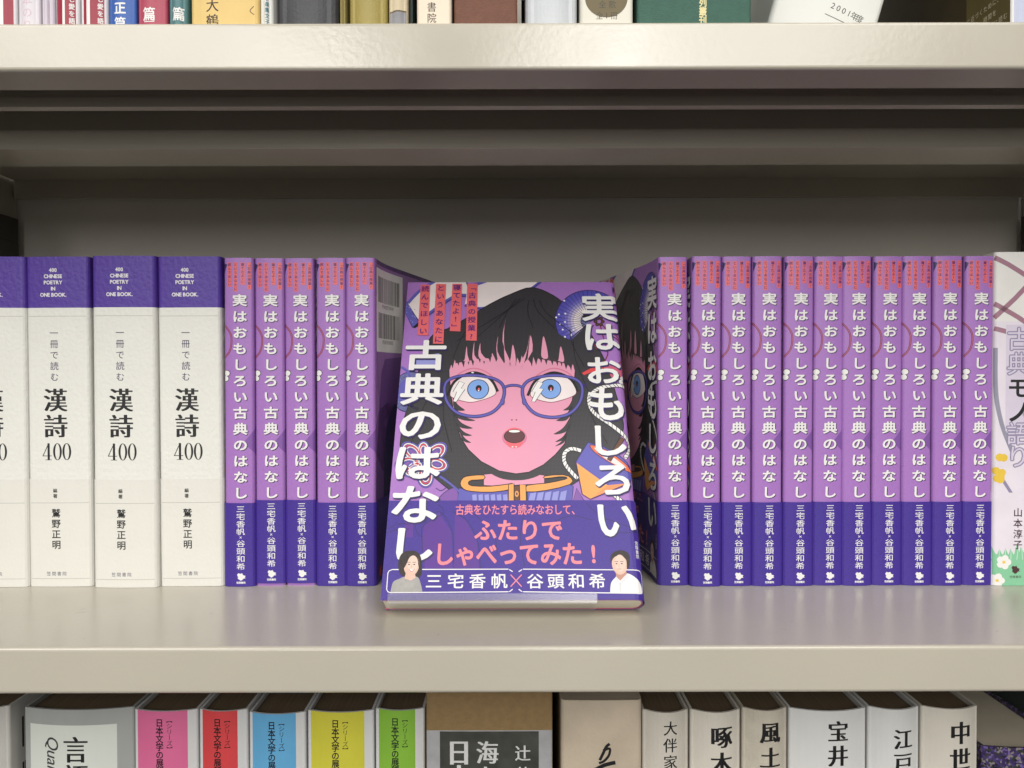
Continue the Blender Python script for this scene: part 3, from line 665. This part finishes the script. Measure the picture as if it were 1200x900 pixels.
right = [808, 845.3, 881, 917, 952.5, 986.5, 1021, 1056, 1091.7, 1127.4, 1161.5]
ordn = ['purple paperback pushed up to the one with the splayed front cover', 'third purple paperback counting rightwards from the splayed front cover', 'fourth purple paperback counting rightwards from the splayed front cover', 'fifth purple paperback counting rightwards from the splayed front cover',
        'sixth purple paperback in the right run, the run\'s middle one', 'fifth purple paperback counting leftwards from the white lattice book', 'fourth purple paperback counting leftwards from the white lattice book', 'third purple paperback counting leftwards from the white lattice book',
        'purple paperback next but one to the white lattice patterned book', 'purple paperback touching the white lattice patterned book at the far right']
for i in range(10):
    b = copy_tree(proto); place(b, right[i], right[i+1], ordn[i], GP, rz=random.uniform(-.006, .006), D=SD-.002+random.uniform(-.0008, .0014))

# ------------------------------------------------------------------ display book leaning on a clear stand
R_TILT = Matrix.Rotation(-FB_TILT, 4, 'X')
disp = purple_book(clip=(-160, 18), r=4.5, OBI=cover_uv(600, 587)[1], J_ART=J_DISP, B_ART=B_DISP); disp.scale = (1, 1, 1/VS); disp.name = 'paperback_book'
# book local: front cover faces -x, fore-edge at +y; turn so that the front cover faces the viewer
RB = R_TILT @ Matrix.Rotation(math.radians(90), 4, 'Z')
off = RB @ Vector((-T/2000, W/1000, 0))            # local lower left corner of the front cover
disp.rotation_mode = 'QUATERNION'; disp.rotation_quaternion = RB.to_quaternion()
disp.location = FBL-off
disp['label'] = 'purple paperback propped face out showing a girl in round glasses'; disp['category'] = 'book'
def clear_mat():
    m = bpy.data.materials.new('clear_acrylic'); m.use_nodes = True; nt = m.node_tree
    out = nt.nodes['Material Output']; nt.nodes.remove(nt.nodes['Principled BSDF'])
    tr = nt.nodes.new('ShaderNodeBsdfTransparent'); tr.inputs[0].default_value = (.985, .985, .985, 1)
    gl = nt.nodes.new('ShaderNodeBsdfGlossy'); gl.inputs['Roughness'].default_value = .22; gl.inputs[0].default_value = (.95, .95, .95, 1)
    fr = nt.nodes.new('ShaderNodeFresnel'); fr.inputs[0].default_value = 1.3
    mx = nt.nodes.new('ShaderNodeMixShader'); mx.inputs[0].default_value = .05; nt.links.new(tr.outputs[0], mx.inputs[1]); nt.links.new(gl.outputs[0], mx.inputs[2])
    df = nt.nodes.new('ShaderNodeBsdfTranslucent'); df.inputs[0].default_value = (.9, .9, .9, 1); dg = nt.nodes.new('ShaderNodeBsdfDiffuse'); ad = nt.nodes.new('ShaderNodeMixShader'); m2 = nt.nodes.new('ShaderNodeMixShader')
    ad.inputs[0].default_value = .5; m2.inputs[0].default_value = .12; nt.links.new(df.outputs[0], ad.inputs[1]); nt.links.new(dg.outputs[0], ad.inputs[2]); nt.links.new(mx.outputs[0], m2.inputs[1]); nt.links.new(ad.outputs[0], m2.inputs[2])  # white diffuse mixed in stands for the brightness of reflections on the lip
    nt.links.new(m2.outputs[0], out.inputs[0]); return m
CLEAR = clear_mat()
st = empty('book_stand', FBL, 'clear acrylic book stand whose low lip holds the tilted display book', 'book stand')
st.rotation_mode = 'QUATERNION'; st.rotation_quaternion = R_TILT.to_quaternion()
sx0, sx1 = at(456, 712, .379).x-FBL.x, at(699, 712, .379).x-FBL.x
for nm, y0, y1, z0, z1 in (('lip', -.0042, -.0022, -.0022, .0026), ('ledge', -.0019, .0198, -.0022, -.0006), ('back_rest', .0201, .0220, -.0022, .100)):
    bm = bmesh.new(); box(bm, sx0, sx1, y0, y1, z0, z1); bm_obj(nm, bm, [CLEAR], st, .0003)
bm = bmesh.new()   # rear prop from the back rest down to the shelf
pa = [(0.0222, .09), (0.0242, .09)]
inv = R_TILT.inverted()
def down(p):
    w = R_TILT @ Vector((0, p[0], p[1])); return inv @ Vector((0, w.y+.02, -FBL.z+.0004))
q = [(p.y, p.z) for p in (down(pa[1]), down(pa[0]))]
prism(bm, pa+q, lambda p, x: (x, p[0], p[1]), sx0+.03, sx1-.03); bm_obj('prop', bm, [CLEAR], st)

# ------------------------------------------------------------------ white poetry paperbacks
PW = M((232, 231, 224), .55, bump=.5, bscale=420, var=.015); PW2 = M((227, 225, 217), .5, bump=.25, bscale=420, var=.015); PPUR = M((84, 56, 156), .5, bump=.6, bscale=420, var=.04)
INK = M((32, 31, 34), .5); INKP = M((62, 54, 92), .5); RULE = M((176, 174, 168), .5)
def didone_zero(a, cx, cy, w, h, mat, layer):
    n = 28; o = [(cx+w/2*math.cos(2*math.pi*i/n), cy+h/2*math.sin(2*math.pi*i/n)) for i in range(n)]; q = [(cx+w*.26*math.cos(2*math.pi*i/n), cy+h*.465*math.sin(2*math.pi*i/n)) for i in range(n)]
    a.add(o+q, [(i, (i+1) % n, n+(i+1) % n, n+i) for i in range(n)], mat, layer)
def poetry_book():
    root = empty('paperback_book'); t = 36.0; x = -1.9
    prof = book_profile(t, 127, 2.6, .5)
    a = Art()
    a.rect(prof.u[0], prof.u[-1], 159, 188, PPUR, 1)
    for i, s in enumerate(('400', 'CHINESE', 'POETRY', 'IN', 'ONE BOOK.')): a.latin(s, x, 180.4-3.5*i, 2.9, WHITE, 2, bold=.035, wide=.95, space=.07)
    a.rect(-16.5, 16.5, 154.1, 154.35, RULE, 1)
    a.column('一冊で読む', x, 147.2, 5.0, 6.25, INKP, 1, bold=.004)
    a.ch('漢', x+.3, 106.6, 13.6, 14.0, INK, 1, mincho=.034); a.ch('詩', x+.3, 91.8, 13.6, 14.0, INK, 1, mincho=.034)
    y = 77.2
    a.poly([(x-7.6, y-2.6), (x-4.1, y+4.8), (x-3.6, y+4.8), (x-6.9, y-2.2), (x-2.2, y-2.2), (x-2.2, y-2.6)], INK, 1); a.rect(x-4.6, x-3.3, y-4.6, y+4.8, INK, 1.5); a.rect(x-5.8, x-2.2, y-4.8, y-4.5, INK, 2)
    didone_zero(a, x+1.1, y, 5.0, 9.7, INK, 1); didone_zero(a, x+6.4, y, 5.0, 9.7, INK, 1)
    build_sheet('jacket', a, prof, PW, 0, 188, root, 0, .3)
    b = Art()
    b.column('編著', x-.3, 56.3, 2.5, 3.1, INK, 1, bold=.02)
    b.rect(-16.5, 16.5, 47.9, 48.15, RULE, 1)
    b.column('鷲野正明', x, 44.8, 5.2, 6.0, INK, 1, bold=.018)
    b.line('笠間書院', x-.1, 7.6, 2.5, 3.0, INKP, 1); b.rect(-16.5, 16.5, 4.6, 4.85, RULE, 1)
    build_sheet('paper_band', b, prof, PW2, .15, 61.5, root, .35, .15)
    page_block(prof, .6, 2, .5, 186.5, root, PAGES)
    return root
pb = poetry_book()
GW = 'white poetry paperbacks at the left end of the middle shelf'
for i, (l, r, D, lb) in enumerate(((-41, 33.5, .4365, 'white and purple poetry paperback cut off by the left picture edge'), (34.5, 109, .437, 'white and purple poetry paperback second from the left picture edge'),
                            (110.5, 184.5, .4345, 'white and purple poetry paperback third from the left, slightly taller looking'), (188, 262.5, .437, 'white and purple poetry paperback touching the purple paperbacks'))):
    o = pb if i == 0 else copy_tree(pb)
    place(o, l, r, lb, GW, D=D, rz=random.uniform(-.01, .01))

# ------------------------------------------------------------------ lattice patterned book, far right
def lattice_book():
    root = empty('paperback_book'); t = 26.5; prof = book_profile(t, 127, 2.2, .4); a = Art()
    MAU = M((164, 120, 138), .5); LIL = M((216, 206, 224), .5); GRYL = M((146, 138, 168), .5); GRN = M((136, 200, 160), .5); GRN2 = M((196, 230, 206), .5); YEL = M((236, 200, 90), .5)
    a.rect(-13.5, 13.5, 0, 150, M((230, 222, 232), .5), .5)
    for p in (((-13.4, 186), (-6, 182), (13, 170)), ((-13.4, 152), (-2, 163), (13, 179)), ((-13.4, 160), (0, 152), (13, 143)), ((-13.4, 146), (-8, 144.5), (-3, 143))): a.stroke(list(p), 2.7, MAU, 1)
    a.rect(-7, 13.4, 88, 148, LIL, 2)
    a.stroke(smooth([(-12.6, 135), (-12.2, 110), (-9, 92), (-3, 76)], 6), 2.4, M((150, 148, 166), .5), 1); a.stroke(smooth([(3, 100), (8, 88), (14, 80)], 6), 2.4, GRYL, 2)
    for c, v in (('古', 140), ('典', 126)): a.ch(c, .2, v, 13.5, 13.5, GRYL, 3, bold=.05); a.ch(c, .2, v, 13.5, 13.5, LIL, 4.5)
    a.ch('モ', .5, 112.5, 14, 13, INK, 3, bold=.02); a.ch('ノ', .5, 99, 14, 13.5, INK, 3, bold=.03)
    for c, v in (('語', 86.5), ('り', 73.5)): a.ch(c, .2, v, 13.5, 13.5, GRYL, 3, bold=.05); a.ch(c, .2, v, 13.5, 13.5, LIL, 4.5)
    for k in range(8): a.ell(-11+random.uniform(-2, 4), 66+random.uniform(-6, 7), 2.2, 2.2, M((232, 196, 70), .5), 2.0+k*.2, 14)
    a.stroke([(-8, 60), (-3, 52)], 1.8, GRYL, 2)
    build_sheet('jacket', a, prof, M((234, 232, 228), .5), 0, 189, root, 0, .3)
    b = Art()
    b.column('山本淳子', .2, 44.5, 5.4, 6.1, M((70, 40, 56), .5), 3, bold=.012)
    random.seed(9)
    b.rect(-13.4, 13.4, 0, 18, GRN, 1)
    for k in range(9):
        x = -13+k*3.3; b.poly([(x-3, 14), (x-1+random.uniform(-1, 1), 24+random.uniform(-3, 3)), (x+3, 14)], GRN, 1.2+k*.05)
        b.stroke([(x-.5, 15), (x-.2+random.uniform(-1, 1), 21)], .4, GRN2, 2)
    for cx, cy, m in ((-7.5, 13.5, WHITE), (9, 10, YEL), (-11, 3, WHITE)):
        for j in range(5): b.ell(cx+2.3*math.cos(j*1.257), cy+2.3*math.sin(j*1.257), 1.9, 1.9, m, 2.5+j*.1, 12)
        b.ell(cx, cy, .9, .9, YEL if m is WHITE else ORANGE, 3.3, 10)
    logo(b, -1, 9.2, 5, 4.8, M((78, 48, 52), .5), 4); b.line('笠間書院', -1, 5.2, 1.6, 1.7, M((78, 48, 52), .5), 4)
    build_sheet('paper_band', b, prof, M((230, 222, 232), .5), .15, 53, root, .4, .15)
    page_block(prof, .6, 2, .5, 187, root, PAGES)
    return root
place(lattice_book(), 1163.5, 1218, 'white paperback with mauve lattice lines and green leaves at the right end', None, D=.4345)

# ------------------------------------------------------------------ hardbacks and slipcases of the other two shelves
PAGES_SHADED = page_mat((116, 100, 80), .8, .2)  # shade on the page tops is put into this darker page colour
def hardback(kind, pxl, pxr, D, pyref, z0, Hh, base, draw, label, group=None, bulge=4.0, r=1.6, depth=150, inset=2.4, thick=1.3, splay=0, rz=0, pages=PAGES_SHADED, cat='book', covered=False):
    xl, xr = at(pxl, pyref, D).x*1000, at(pxr, pyref, D).x*1000; t = xr-xl-.5
    root = empty(kind, ((xl+xr)/2000, D+bulge/1000, z0), label, cat, group); root.rotation_euler = (0, 0, rz)
    prof = book_profile(t, depth, min(r, t*.3), bulge, 0, splay, 10)
    a = Art()
    if draw: draw(a, t)
    build_sheet('cover' if kind != 'slipcase' else 'case', a, prof, base, 0, Hh, root, 0, min(thick, t*.2))
    if covered:
        pts = [p+n*(-.3) for p, n in zip(prof.p, prof.n)]
        bm = bmesh.new(); prism(bm, [(p.x/1000, p.y/1000) for p in pts], lambda p, z: (p[0], p[1], z), .4/1000, (Hh-.4)/1000); bm_obj('case_core', bm, [base], root)
    else: page_block(prof, min(thick, t*.2)+.15, 3, inset, Hh-inset, root, pages)
    return root
# lower shelf ---------------------------------------------------------------
LD = .392
def ztop(py, D): return at(600, py, D).z
def low(kind, pxl, pxr, pytop, base, draw, label, group=None, D=LD, **kw):
    Hh = (ztop(pytop+4, D)-ZL_)*1000
    return hardback(kind, pxl, pxr, D, pytop, ZL_, Hh, base, (lambda a, t, h=Hh: draw(a, t, h)) if draw else None, label, group, **kw)
INKB = M((26, 25, 27), .5)
GRY1 = M((168, 170, 168), .45, var=.05); 
def d_gengo(a, t, h):
    a.rect(-t/2+3.5, t/2-8, 0, h-8, M((222, 226, 218), .5, var=.02), 1)
    for k, c in enumerate('言語'): a.ch(c, 0.0, h-20.6-14.5*k, 13.0, 14.5, INKB, 2, mincho=.03)
    a.latin('Quantity', -12.0, h-13.8, 9.0, M((60, 60, 62), .5), 2, rot=-90, italic=.25, left=True, mincho=.008)
low('hardcover_book', 22, 153.5, 827, GRY1, d_gengo, 'wide grey hardback with a pale spine panel and italic lettering', bulge=3.5)
def d_barcode(a, t, h):
    x = t/2+10
    for vb, vt in ((h-26, h-10), (h-52, h-34)):
        y = x
        while y < x+40: w = random.choice((.5, .9, 1.4)); a.rect(y, y+w, vb, vt, INKB, 1); y += w+random.choice((.6, 1.0))
    a.latin('97843', x+8, h-29, 4, INKB, 1)
low('hardcover_book', -58, 5, 826, M((206, 204, 198), .5), d_barcode, 'whitish book at the bottom left corner with barcode on its side', D=.385, splay=7)
SER = 'hardbacks of a series with one coloured stripe each'
JW = M((222, 222, 222), .4, var=.02)
def d_series(col):
    def f(a, t, h):
        a.rect(-t/2+1.6, t/2-4.6, 0, h-.01, M(col, .42, var=.03), 1)
        a.column('【シリーズ】', 2.9, h-3.0, 3.1, 3.0, INKB, 2); a.column('日本文学の展望', -2.2, h-3.6, 4.5, 4.15, INKB, 2, bold=.022, wide=.92)
    return f
for l, r, py, col, nm in ((153.5, 229.5, 829, (226, 112, 158), 'pink'), (230, 288.5, 829, (222, 74, 78), 'red'), (289, 357, 832.5, (104, 176, 222), 'sky blue'), (358, 437.5, 830.5, (214, 208, 70), 'yellow'), (438, 497.5, 828.5, (138, 190, 66), 'green')):
    low('hardcover_book', l, r, py, JW, d_series(col), 'white hardback of a series with a '+nm+' stripe down its spine', SER, bulge=2.6)
KRAFT = M((142, 116, 78), .8, bump=.5, bscale=700, var=.09, vscale=300)
def d_kraft(a, t, h):
    a.rect(-t/2, t/2, 0, h-20.5, M((170, 170, 172), .4, var=.12, vscale=120), 1)
    a.rect(-t/2+.5, t/2-1.5, h-20.5, h, KRAFT, 1)
    a.rect(-t/2+7, t/2-7, 0, h-21.0, M((66, 68, 62), .5, var=.35, vscale=90), 2)
    lt = M((216, 216, 214), .5)
    for k, c in enumerate('日本'): a.ch(c, -15.5, h-31.7-13*k, 12.5, 14, lt, 3, mincho=.04)
    for k, c in enumerate('海を'): a.ch(c, -1.0, h-31.8-12.5*k, 11.5, 12.5, lt, 3, mincho=.03)
    a.ch('辻', 17, h-32.2, 8.2, 8.6, lt, 3, mincho=.02); a.ch('英', 17, h-43.2, 8.2, 8.6, lt, 3, mincho=.02)
low('slipcase', 498.5, 648, 805, KRAFT, d_kraft, 'brown board slipcase with a dark speckled title panel', bulge=.3, r=1.2, covered=True, D=.388, cat='slipcase')
WOOD = M((200, 185, 164), .7, bump=.2, bscale=500, var=.12, vscale=40)
def d_wood(a, t, h):
    I = INKB; q = lambda pts: [(x*.85, h-9-y) for x, y in pts]
    a.stroke(q(smooth([(5, 13.5), (3, 15), (1, 18.5), (-1, 22)], 4)), 1.5, I, 1); a.stroke(q(smooth([(1, 17), (5, 16), (4.5, 19.5), (1.5, 22.5), (-1.5, 23.5)], 4)), 1.3, I, 1.5)
    a.stroke(q(smooth([(-9.5, 28.5), (-4, 27), (2, 24.5), (8.5, 23.2)], 4)), 2.0, I, 2); a.stroke(q(smooth([(0, 25), (-2, 30), (-5, 33.5)], 4)), 1.4, I, 2.5); a.stroke(q(smooth([(0, 30), (5, 29.5), (6, 32), (3, 36), (-1, 36), (0, 30)], 4)), 1.5, I, 3)
low('slipcase', 656.5, 753, 817, WOOD, d_wood, 'pale wood toned slipcase with one black brush stroke character', bulge=.4, r=2.6, covered=True, cat='slipcase')
def d_title(txt, size, top, dx=0, heavy=.04):
    def f(a, t, h):
        for k, c in enumerate(txt): a.ch(c, dx, h-top+1.7-size*.5-size*1.1*k, size*.98, size, INKB, 1, mincho=heavy)
    return f
SHI = 'pale hardbacks with large black titles'
CR1, CR2, CR3, CR4 = M((214, 208, 196), .55, bump=.2, var=.03), M((222, 216, 204), .55, bump=.2, var=.03), M((206, 198, 182), .6, bump=.3, var=.06, vscale=150), M((226, 226, 224), .5, var=.02)
low('hardcover_book', 753.5, 809.5, 832, CR1, d_title('大伴家', 8.0, 5.8, 2, .012), 'narrow pale hardback right of the wood toned slipcase, small title 大伴家', SHI)
low('hardcover_book', 810.5, 871, 832, CR2, d_title('啄木', 12.4, 8.2, 2.5), 'cream hardback titled 啄木 in heavy black characters', SHI)
low('hardcover_book', 872, 926.5, 830, CR3, d_title('風土', 11.8, 7.2, 2), 'narrow greyish tan hardback titled 風土 with speckled spine', SHI)
low('hardcover_book', 927.5, 1020, 830.5, CR4, d_title('宝井', 11.5, 6.5, 4), 'wide white hardback titled 宝井 among the pale hardbacks', SHI)
low('hardcover_book', 1021, 1083, 829, CR4, d_title('江戸', 11.2, 11.5, 3.5), 'white hardback titled 江戸 left of the yellowish 中世 one', SHI)
low('hardcover_book', 1084, 1152.5, 828.5, CR2, d_title('中世', 12.6, 7.8, 4), 'ivory hardback titled 中世 last before the purple flowered book', SHI, splay=0)
def mottled():
    m = bpy.data.materials.new('flower_print'); m.use_nodes = True; nt = m.node_tree; p = nt.nodes['Principled BSDF']
    tc = nt.nodes.new('ShaderNodeTexCoord'); v = nt.nodes.new('ShaderNodeTexVoronoi'); v.inputs['Scale'].default_value = 760
    r = nt.nodes.new('ShaderNodeValToRGB'); cr = r.color_ramp; cr.interpolation = 'CONSTANT'
    cols = [(34, 28, 48), (72, 56, 112), (50, 52, 46), (108, 88, 150), (54, 40, 84), (128, 120, 122), (66, 56, 96)]
    cr.elements[0].color = lin(cols[0])+(1,); cr.elements[1].position = .9; cr.elements[1].color = lin(cols[6])+(1,)
    for k in range(1, 6): e = cr.elements.new(k*.15); e.color = lin(cols[k])+(1,)
    sp = nt.nodes.new('ShaderNodeSeparateColor'); nt.links.new(tc.outputs['Object'], v.inputs['Vector']); nt.links.new(v.outputs['Color'], sp.inputs[0]); nt.links.new(sp.outputs[0], r.inputs[0]); nt.links.new(r.outputs[0], p.inputs['Base Color'])
    p.inputs['Roughness'].default_value = .4; return m
low('hardcover_book', 1153.5, 1262, 874, mottled(), None, 'low book with purple flowers on its cover at the bottom right corner', D=.398, bulge=2.0, pages=M((206, 196, 176), .8, bump=.4, bscale=1500))
low('hardcover_book', 1232, 1300, 822, M((86, 96, 90), .5), None, 'dark green hardback rising behind the purple flowered book', D=.43)

# upper shelf ---------------------------------------------------------------
UD = .347
def up(kind, pxl, pxr, base, draw, label, group=None, D=UD, Hh=190, **kw):
    kw.setdefault('bulge', 1.2); kw.setdefault('depth', 140); kw.setdefault('rz', 0)
    return hardback(kind, pxl, pxr, D, 15, ZU, Hh, base, draw, label, group, **kw)
# height over the shelf for a photo row, and offset from the spine centre for a photo column
def vy(py): return (at(600, py, UD).z-ZU)*1000
MMPX = UD*1000/900
WB = M((226, 222, 226), .45); RB_ = M((158, 40, 62), .45, var=.06)
def d_redband(left, s1, s2, texty):
    def f(a, t):
        a.rect(left, t/2-1, 0, 60, RB_, 1); a.rect(s1, s2, 0, 60, WHITE, 2)
        for k, c in enumerate('本語を愛し' if texty else '水病いて'): a.ch(c, t/2-2.6-(0 if texty else 5.2), 1.6+3.2*k, 2.6, 2.8, WHITE, 3, bold=.02)
    return f
GR = 'white paperbacks with red printed bands'
up('paperback_book', -22, 17.5, WB, d_redband(-3, .6, 2.2, False), 'white book with dark red band cut by the top left corner', GR)
def d_faint(a, t):
    for k, c in enumerate('本のり'): a.ch(c, 0, 3+5.5*(2-k), 4.6, 4.8, M((214, 186, 200), .5), 1)
up('paperback_book', 18, 45, M((224, 218, 224), .4), d_faint, 'pale book with faint pink lettering, second on the upper shelf', GR)
up('paperback_book', 45.5, 61.5, M((214, 204, 216), .4), None, 'thin lilac white book between the faint pink and red banded ones')
up('paperback_book', 62, 91, WB, d_redband(-4.8, -1.4, -.2, True), 'white book with red band split by a thin white stripe', GR)
up('paperback_book', 91.5, 124.5, WB, d_redband(-4.6, -2.8, -1.0, True), 'white book with a red band left of the blue volume', GR)
GS = 'cloth volumes titled 篇 in white'
def d_hen(two, sz, dx=-1.0, br=False):
    def f(a, t):
        if two: a.ch(two, dx, vy(8), sz, sz*1.02, WHITE, 1, bold=.03)
        a.ch('篇', dx, vy(26) if two else vy(15), sz, sz*1.05, WHITE, 1, bold=.02)
        if two == '後': pass
        if br: a.stroke([(dx-2.3, vy(22.5)), (dx-2.3, vy(24)), (dx+2.3, vy(24)), (dx+2.3, vy(22.5))], .35, WHITE, 1)
    return f
up('hardcover_book', 125, 158.5, M((52, 96, 176), .45), d_hen('正', 5.6, -.6), 'blue hardback with white title on the upper shelf', GS)
up('hardcover_book', 159, 195, M((178, 70, 92), .45), d_hen(None, 6.0, -1.0, True), 'dusty crimson hardback with white title beside the blue one', GS)
up('hardcover_book', 195.5, 218.5, M((78, 124, 128), .45), d_hen(None, 6.0, .6), 'thin teal hardback with white title beside the crimson one', GS)
def d_tan(a, t):
    for k, c in enumerate('大鶴'): a.ch(c, -4.8, vy(4.5)-7.2*k, 6.2, 6.6, M((60, 42, 30), .5), 1, mincho=.015)
    a.stroke(smooth([(t/2-2.2, vy(4)), (t/2-3.8, vy(10)), (t/2-2.0, vy(14))], 5), .4, BROWN, 1)
up('slipcase', 219.5, 302.5, M((232, 200, 128), .6, var=.05), d_tan, 'wide sandy yellow slipcase titled 大鶴', bulge=2.0, r=3, covered=True, cat='slipcase')
def d_tiny(a, t):
    for k in range(6): a.ch('楽子文集'[k % 4], t/2-2.2, 1.5+2.6*k, 2.2, 2.4, M((60, 120, 130), .5), 1, bold=.02)
up('paperback_book', 303, 319.5, M((226, 226, 220), .45), d_tiny, 'white booklet with tiny teal lettering beside the sandy slipcase')
up('hardcover_book', 320, 395, M((74, 74, 78), .55, bump=.3, bscale=900, var=.12, vscale=100), None, 'thick charcoal cloth hardback on the upper shelf', bulge=3, r=5)
up('hardcover_book', 397, 404.5, M((160, 146, 88), .6), None, 'very thin olive booklet right of the charcoal hardback')
up('hardcover_book', 406.5, 453.5, M((168, 152, 84), .55, bump=.3, bscale=1200, var=.06), None, 'olive gold cloth hardback beside the string bound pamphlet', bulge=2.4, r=3)
def d_string(a, t):
    a.rect(-t/2, t/2, 0, vy(13), M((150, 150, 154), .6, var=.15, vscale=200), 1); a.stroke([(-t/2, vy(13.2)), (-1, vy(12.4)), (t/2, vy(11.8))], .7, M((110, 96, 78), .7), 2)
up('paperback_book', 454.5, 477.5, M((216, 200, 168), .7, var=.08), d_string, 'thin string bound pamphlet in beige and grey')
up('hardcover_book', 478.5, 484, M((36, 62, 62), .4), None, 'very thin dark teal book between pamphlet and cream book', D=.352)
def d_shoin(a, t):
    for k, c in enumerate('書院'): a.ch(c, -1.0, vy(8)-4.9*k, 4.3, 4.6, M((70, 58, 52), .5), 1, mincho=.012)
up('paperback_book', 487.5, 529.5, M((236, 222, 200), .5, var=.03), d_shoin, 'cream book signed 書院 at its foot beside the brown cloth one', bulge=.4)
up('hardcover_book', 531, 607, M((118, 78, 62), .7, bump=.5, bscale=1600, var=.10, vscale=260), None, 'wide brown cloth hardback in the middle of the upper shelf', bulge=.8, r=2)
up('slipcase', 615, 678, M((206, 210, 214), .5, bump=.2, bscale=500, var=.03), None, 'plain silvery white case right of the brown cloth book', bulge=2.4, r=4, covered=True, cat='slipcase')
def d_oval(a, t):
    a.ell(-.2, vy(-3), 9.6, 9.0, M((112, 100, 70), .6, var=.08), 1, 40)
    for k, c in enumerate('全歌'): a.ch(c, -2+4.4*k, vy(5.5), 3.4, 3.6, M((66, 58, 40), .5), 2)
    for k, c in enumerate('全1冊'): a.ch(c, -3.4+3.3*k, vy(18.5), 3.4, 3.6, M((66, 58, 40), .5), 2)
up('slipcase', 679.5, 743, M((228, 224, 210), .5), d_oval, 'ivory slipcase with an oval brown window', bulge=.6, r=2, covered=True, cat='slipcase')
def d_green(a, t):
    for k, c in enumerate('列叢刊'): a.ch(c, 3.6, vy(3.2)-4.0*k, 3.6, 4.2, M((226, 212, 150), .4), 1, bold=.03)
up('hardcover_book', 746.5, 882, M((56, 98, 84), .65, bump=.5, bscale=1600, var=.08, vscale=260), d_green, 'very wide dark green cloth hardback with gold lettering', bulge=.8, r=1.5)
# leaning volumes on the right
def lean(kind, px_corner, wmm, ang, base, draw, label, D=UD, Hh=190, bulge=2.0, r=3):
    x = at(px_corner, 24, D).x
    root = empty(kind, (x, D+bulge/1000, ZU+.0005), label, 'book')
    prof = book_profile(wmm, 140, r, bulge, 0, 0, 10)
    prof.p = [p-Vector((wmm/2, 0)) for p in prof.p]
    a = Art()
    if draw: draw(a, wmm)
    build_sheet('cover', a, prof, base, 0, Hh, root, 0, 1.5)
    page_block(prof, 1.7, 3, 2, Hh-2, root, PAGES)
    root.rotation_euler = (0, math.radians(ang), 0)
    return root
def d_nendo(a, t):
    a.line('2001年度', t/2-17, 16.2, 4.0, 2.9, INKB, 1, ang=-9)
    a.stroke([(t/2-27, 12.5), (t/2-9.7, 10)], .35, INKB, 1)
lean('paperback_book', 1021, 52, 16, M((226, 226, 220), .5, var=.02), d_nendo, 'white yearbook leaning right beside the wide green hardback', r=3, D=.375, bulge=1.5)
def d_olive(a, t):
    lt = M((206, 198, 172), .5); L = -t/2-2
    a.rect(-t/2+.6, t/2, 0, 190, M((184, 190, 212), .45), 1); a.rect(-t/2-.6, -t/2+.9, 0, 190, WHITE, 1.5)
    for k, s_ in enumerate(('古典の心に近づくために、', '手と言葉で学ぶ、時間を', 'とじて、一冊の本に読む')):
        for i, c in enumerate(s_): a.ch(c, L-44+i*3.4+(8 if k == 2 else 0), 8.5+5.0*(2-k), 3.0, 3.0, lt, 1)
    for k, s_ in enumerate(('読む人の時間', '日本の古典文学')):
        for i, c in enumerate(s_): a.ch(c, L-84+i*5, 17+7*k, 4.6, 4.6, M((40, 34, 18), .5), 1)
    a.rect(-200, -t/2-34, 0, 190, M((58, 48, 26), .5, var=.15, vscale=50), .5)
up('paperback_book', 1187, 1232, M((96, 84, 46), .5, var=.10, vscale=40), d_olive, 'olive covered book with white lettering and bluish grey spine at the top right corner')
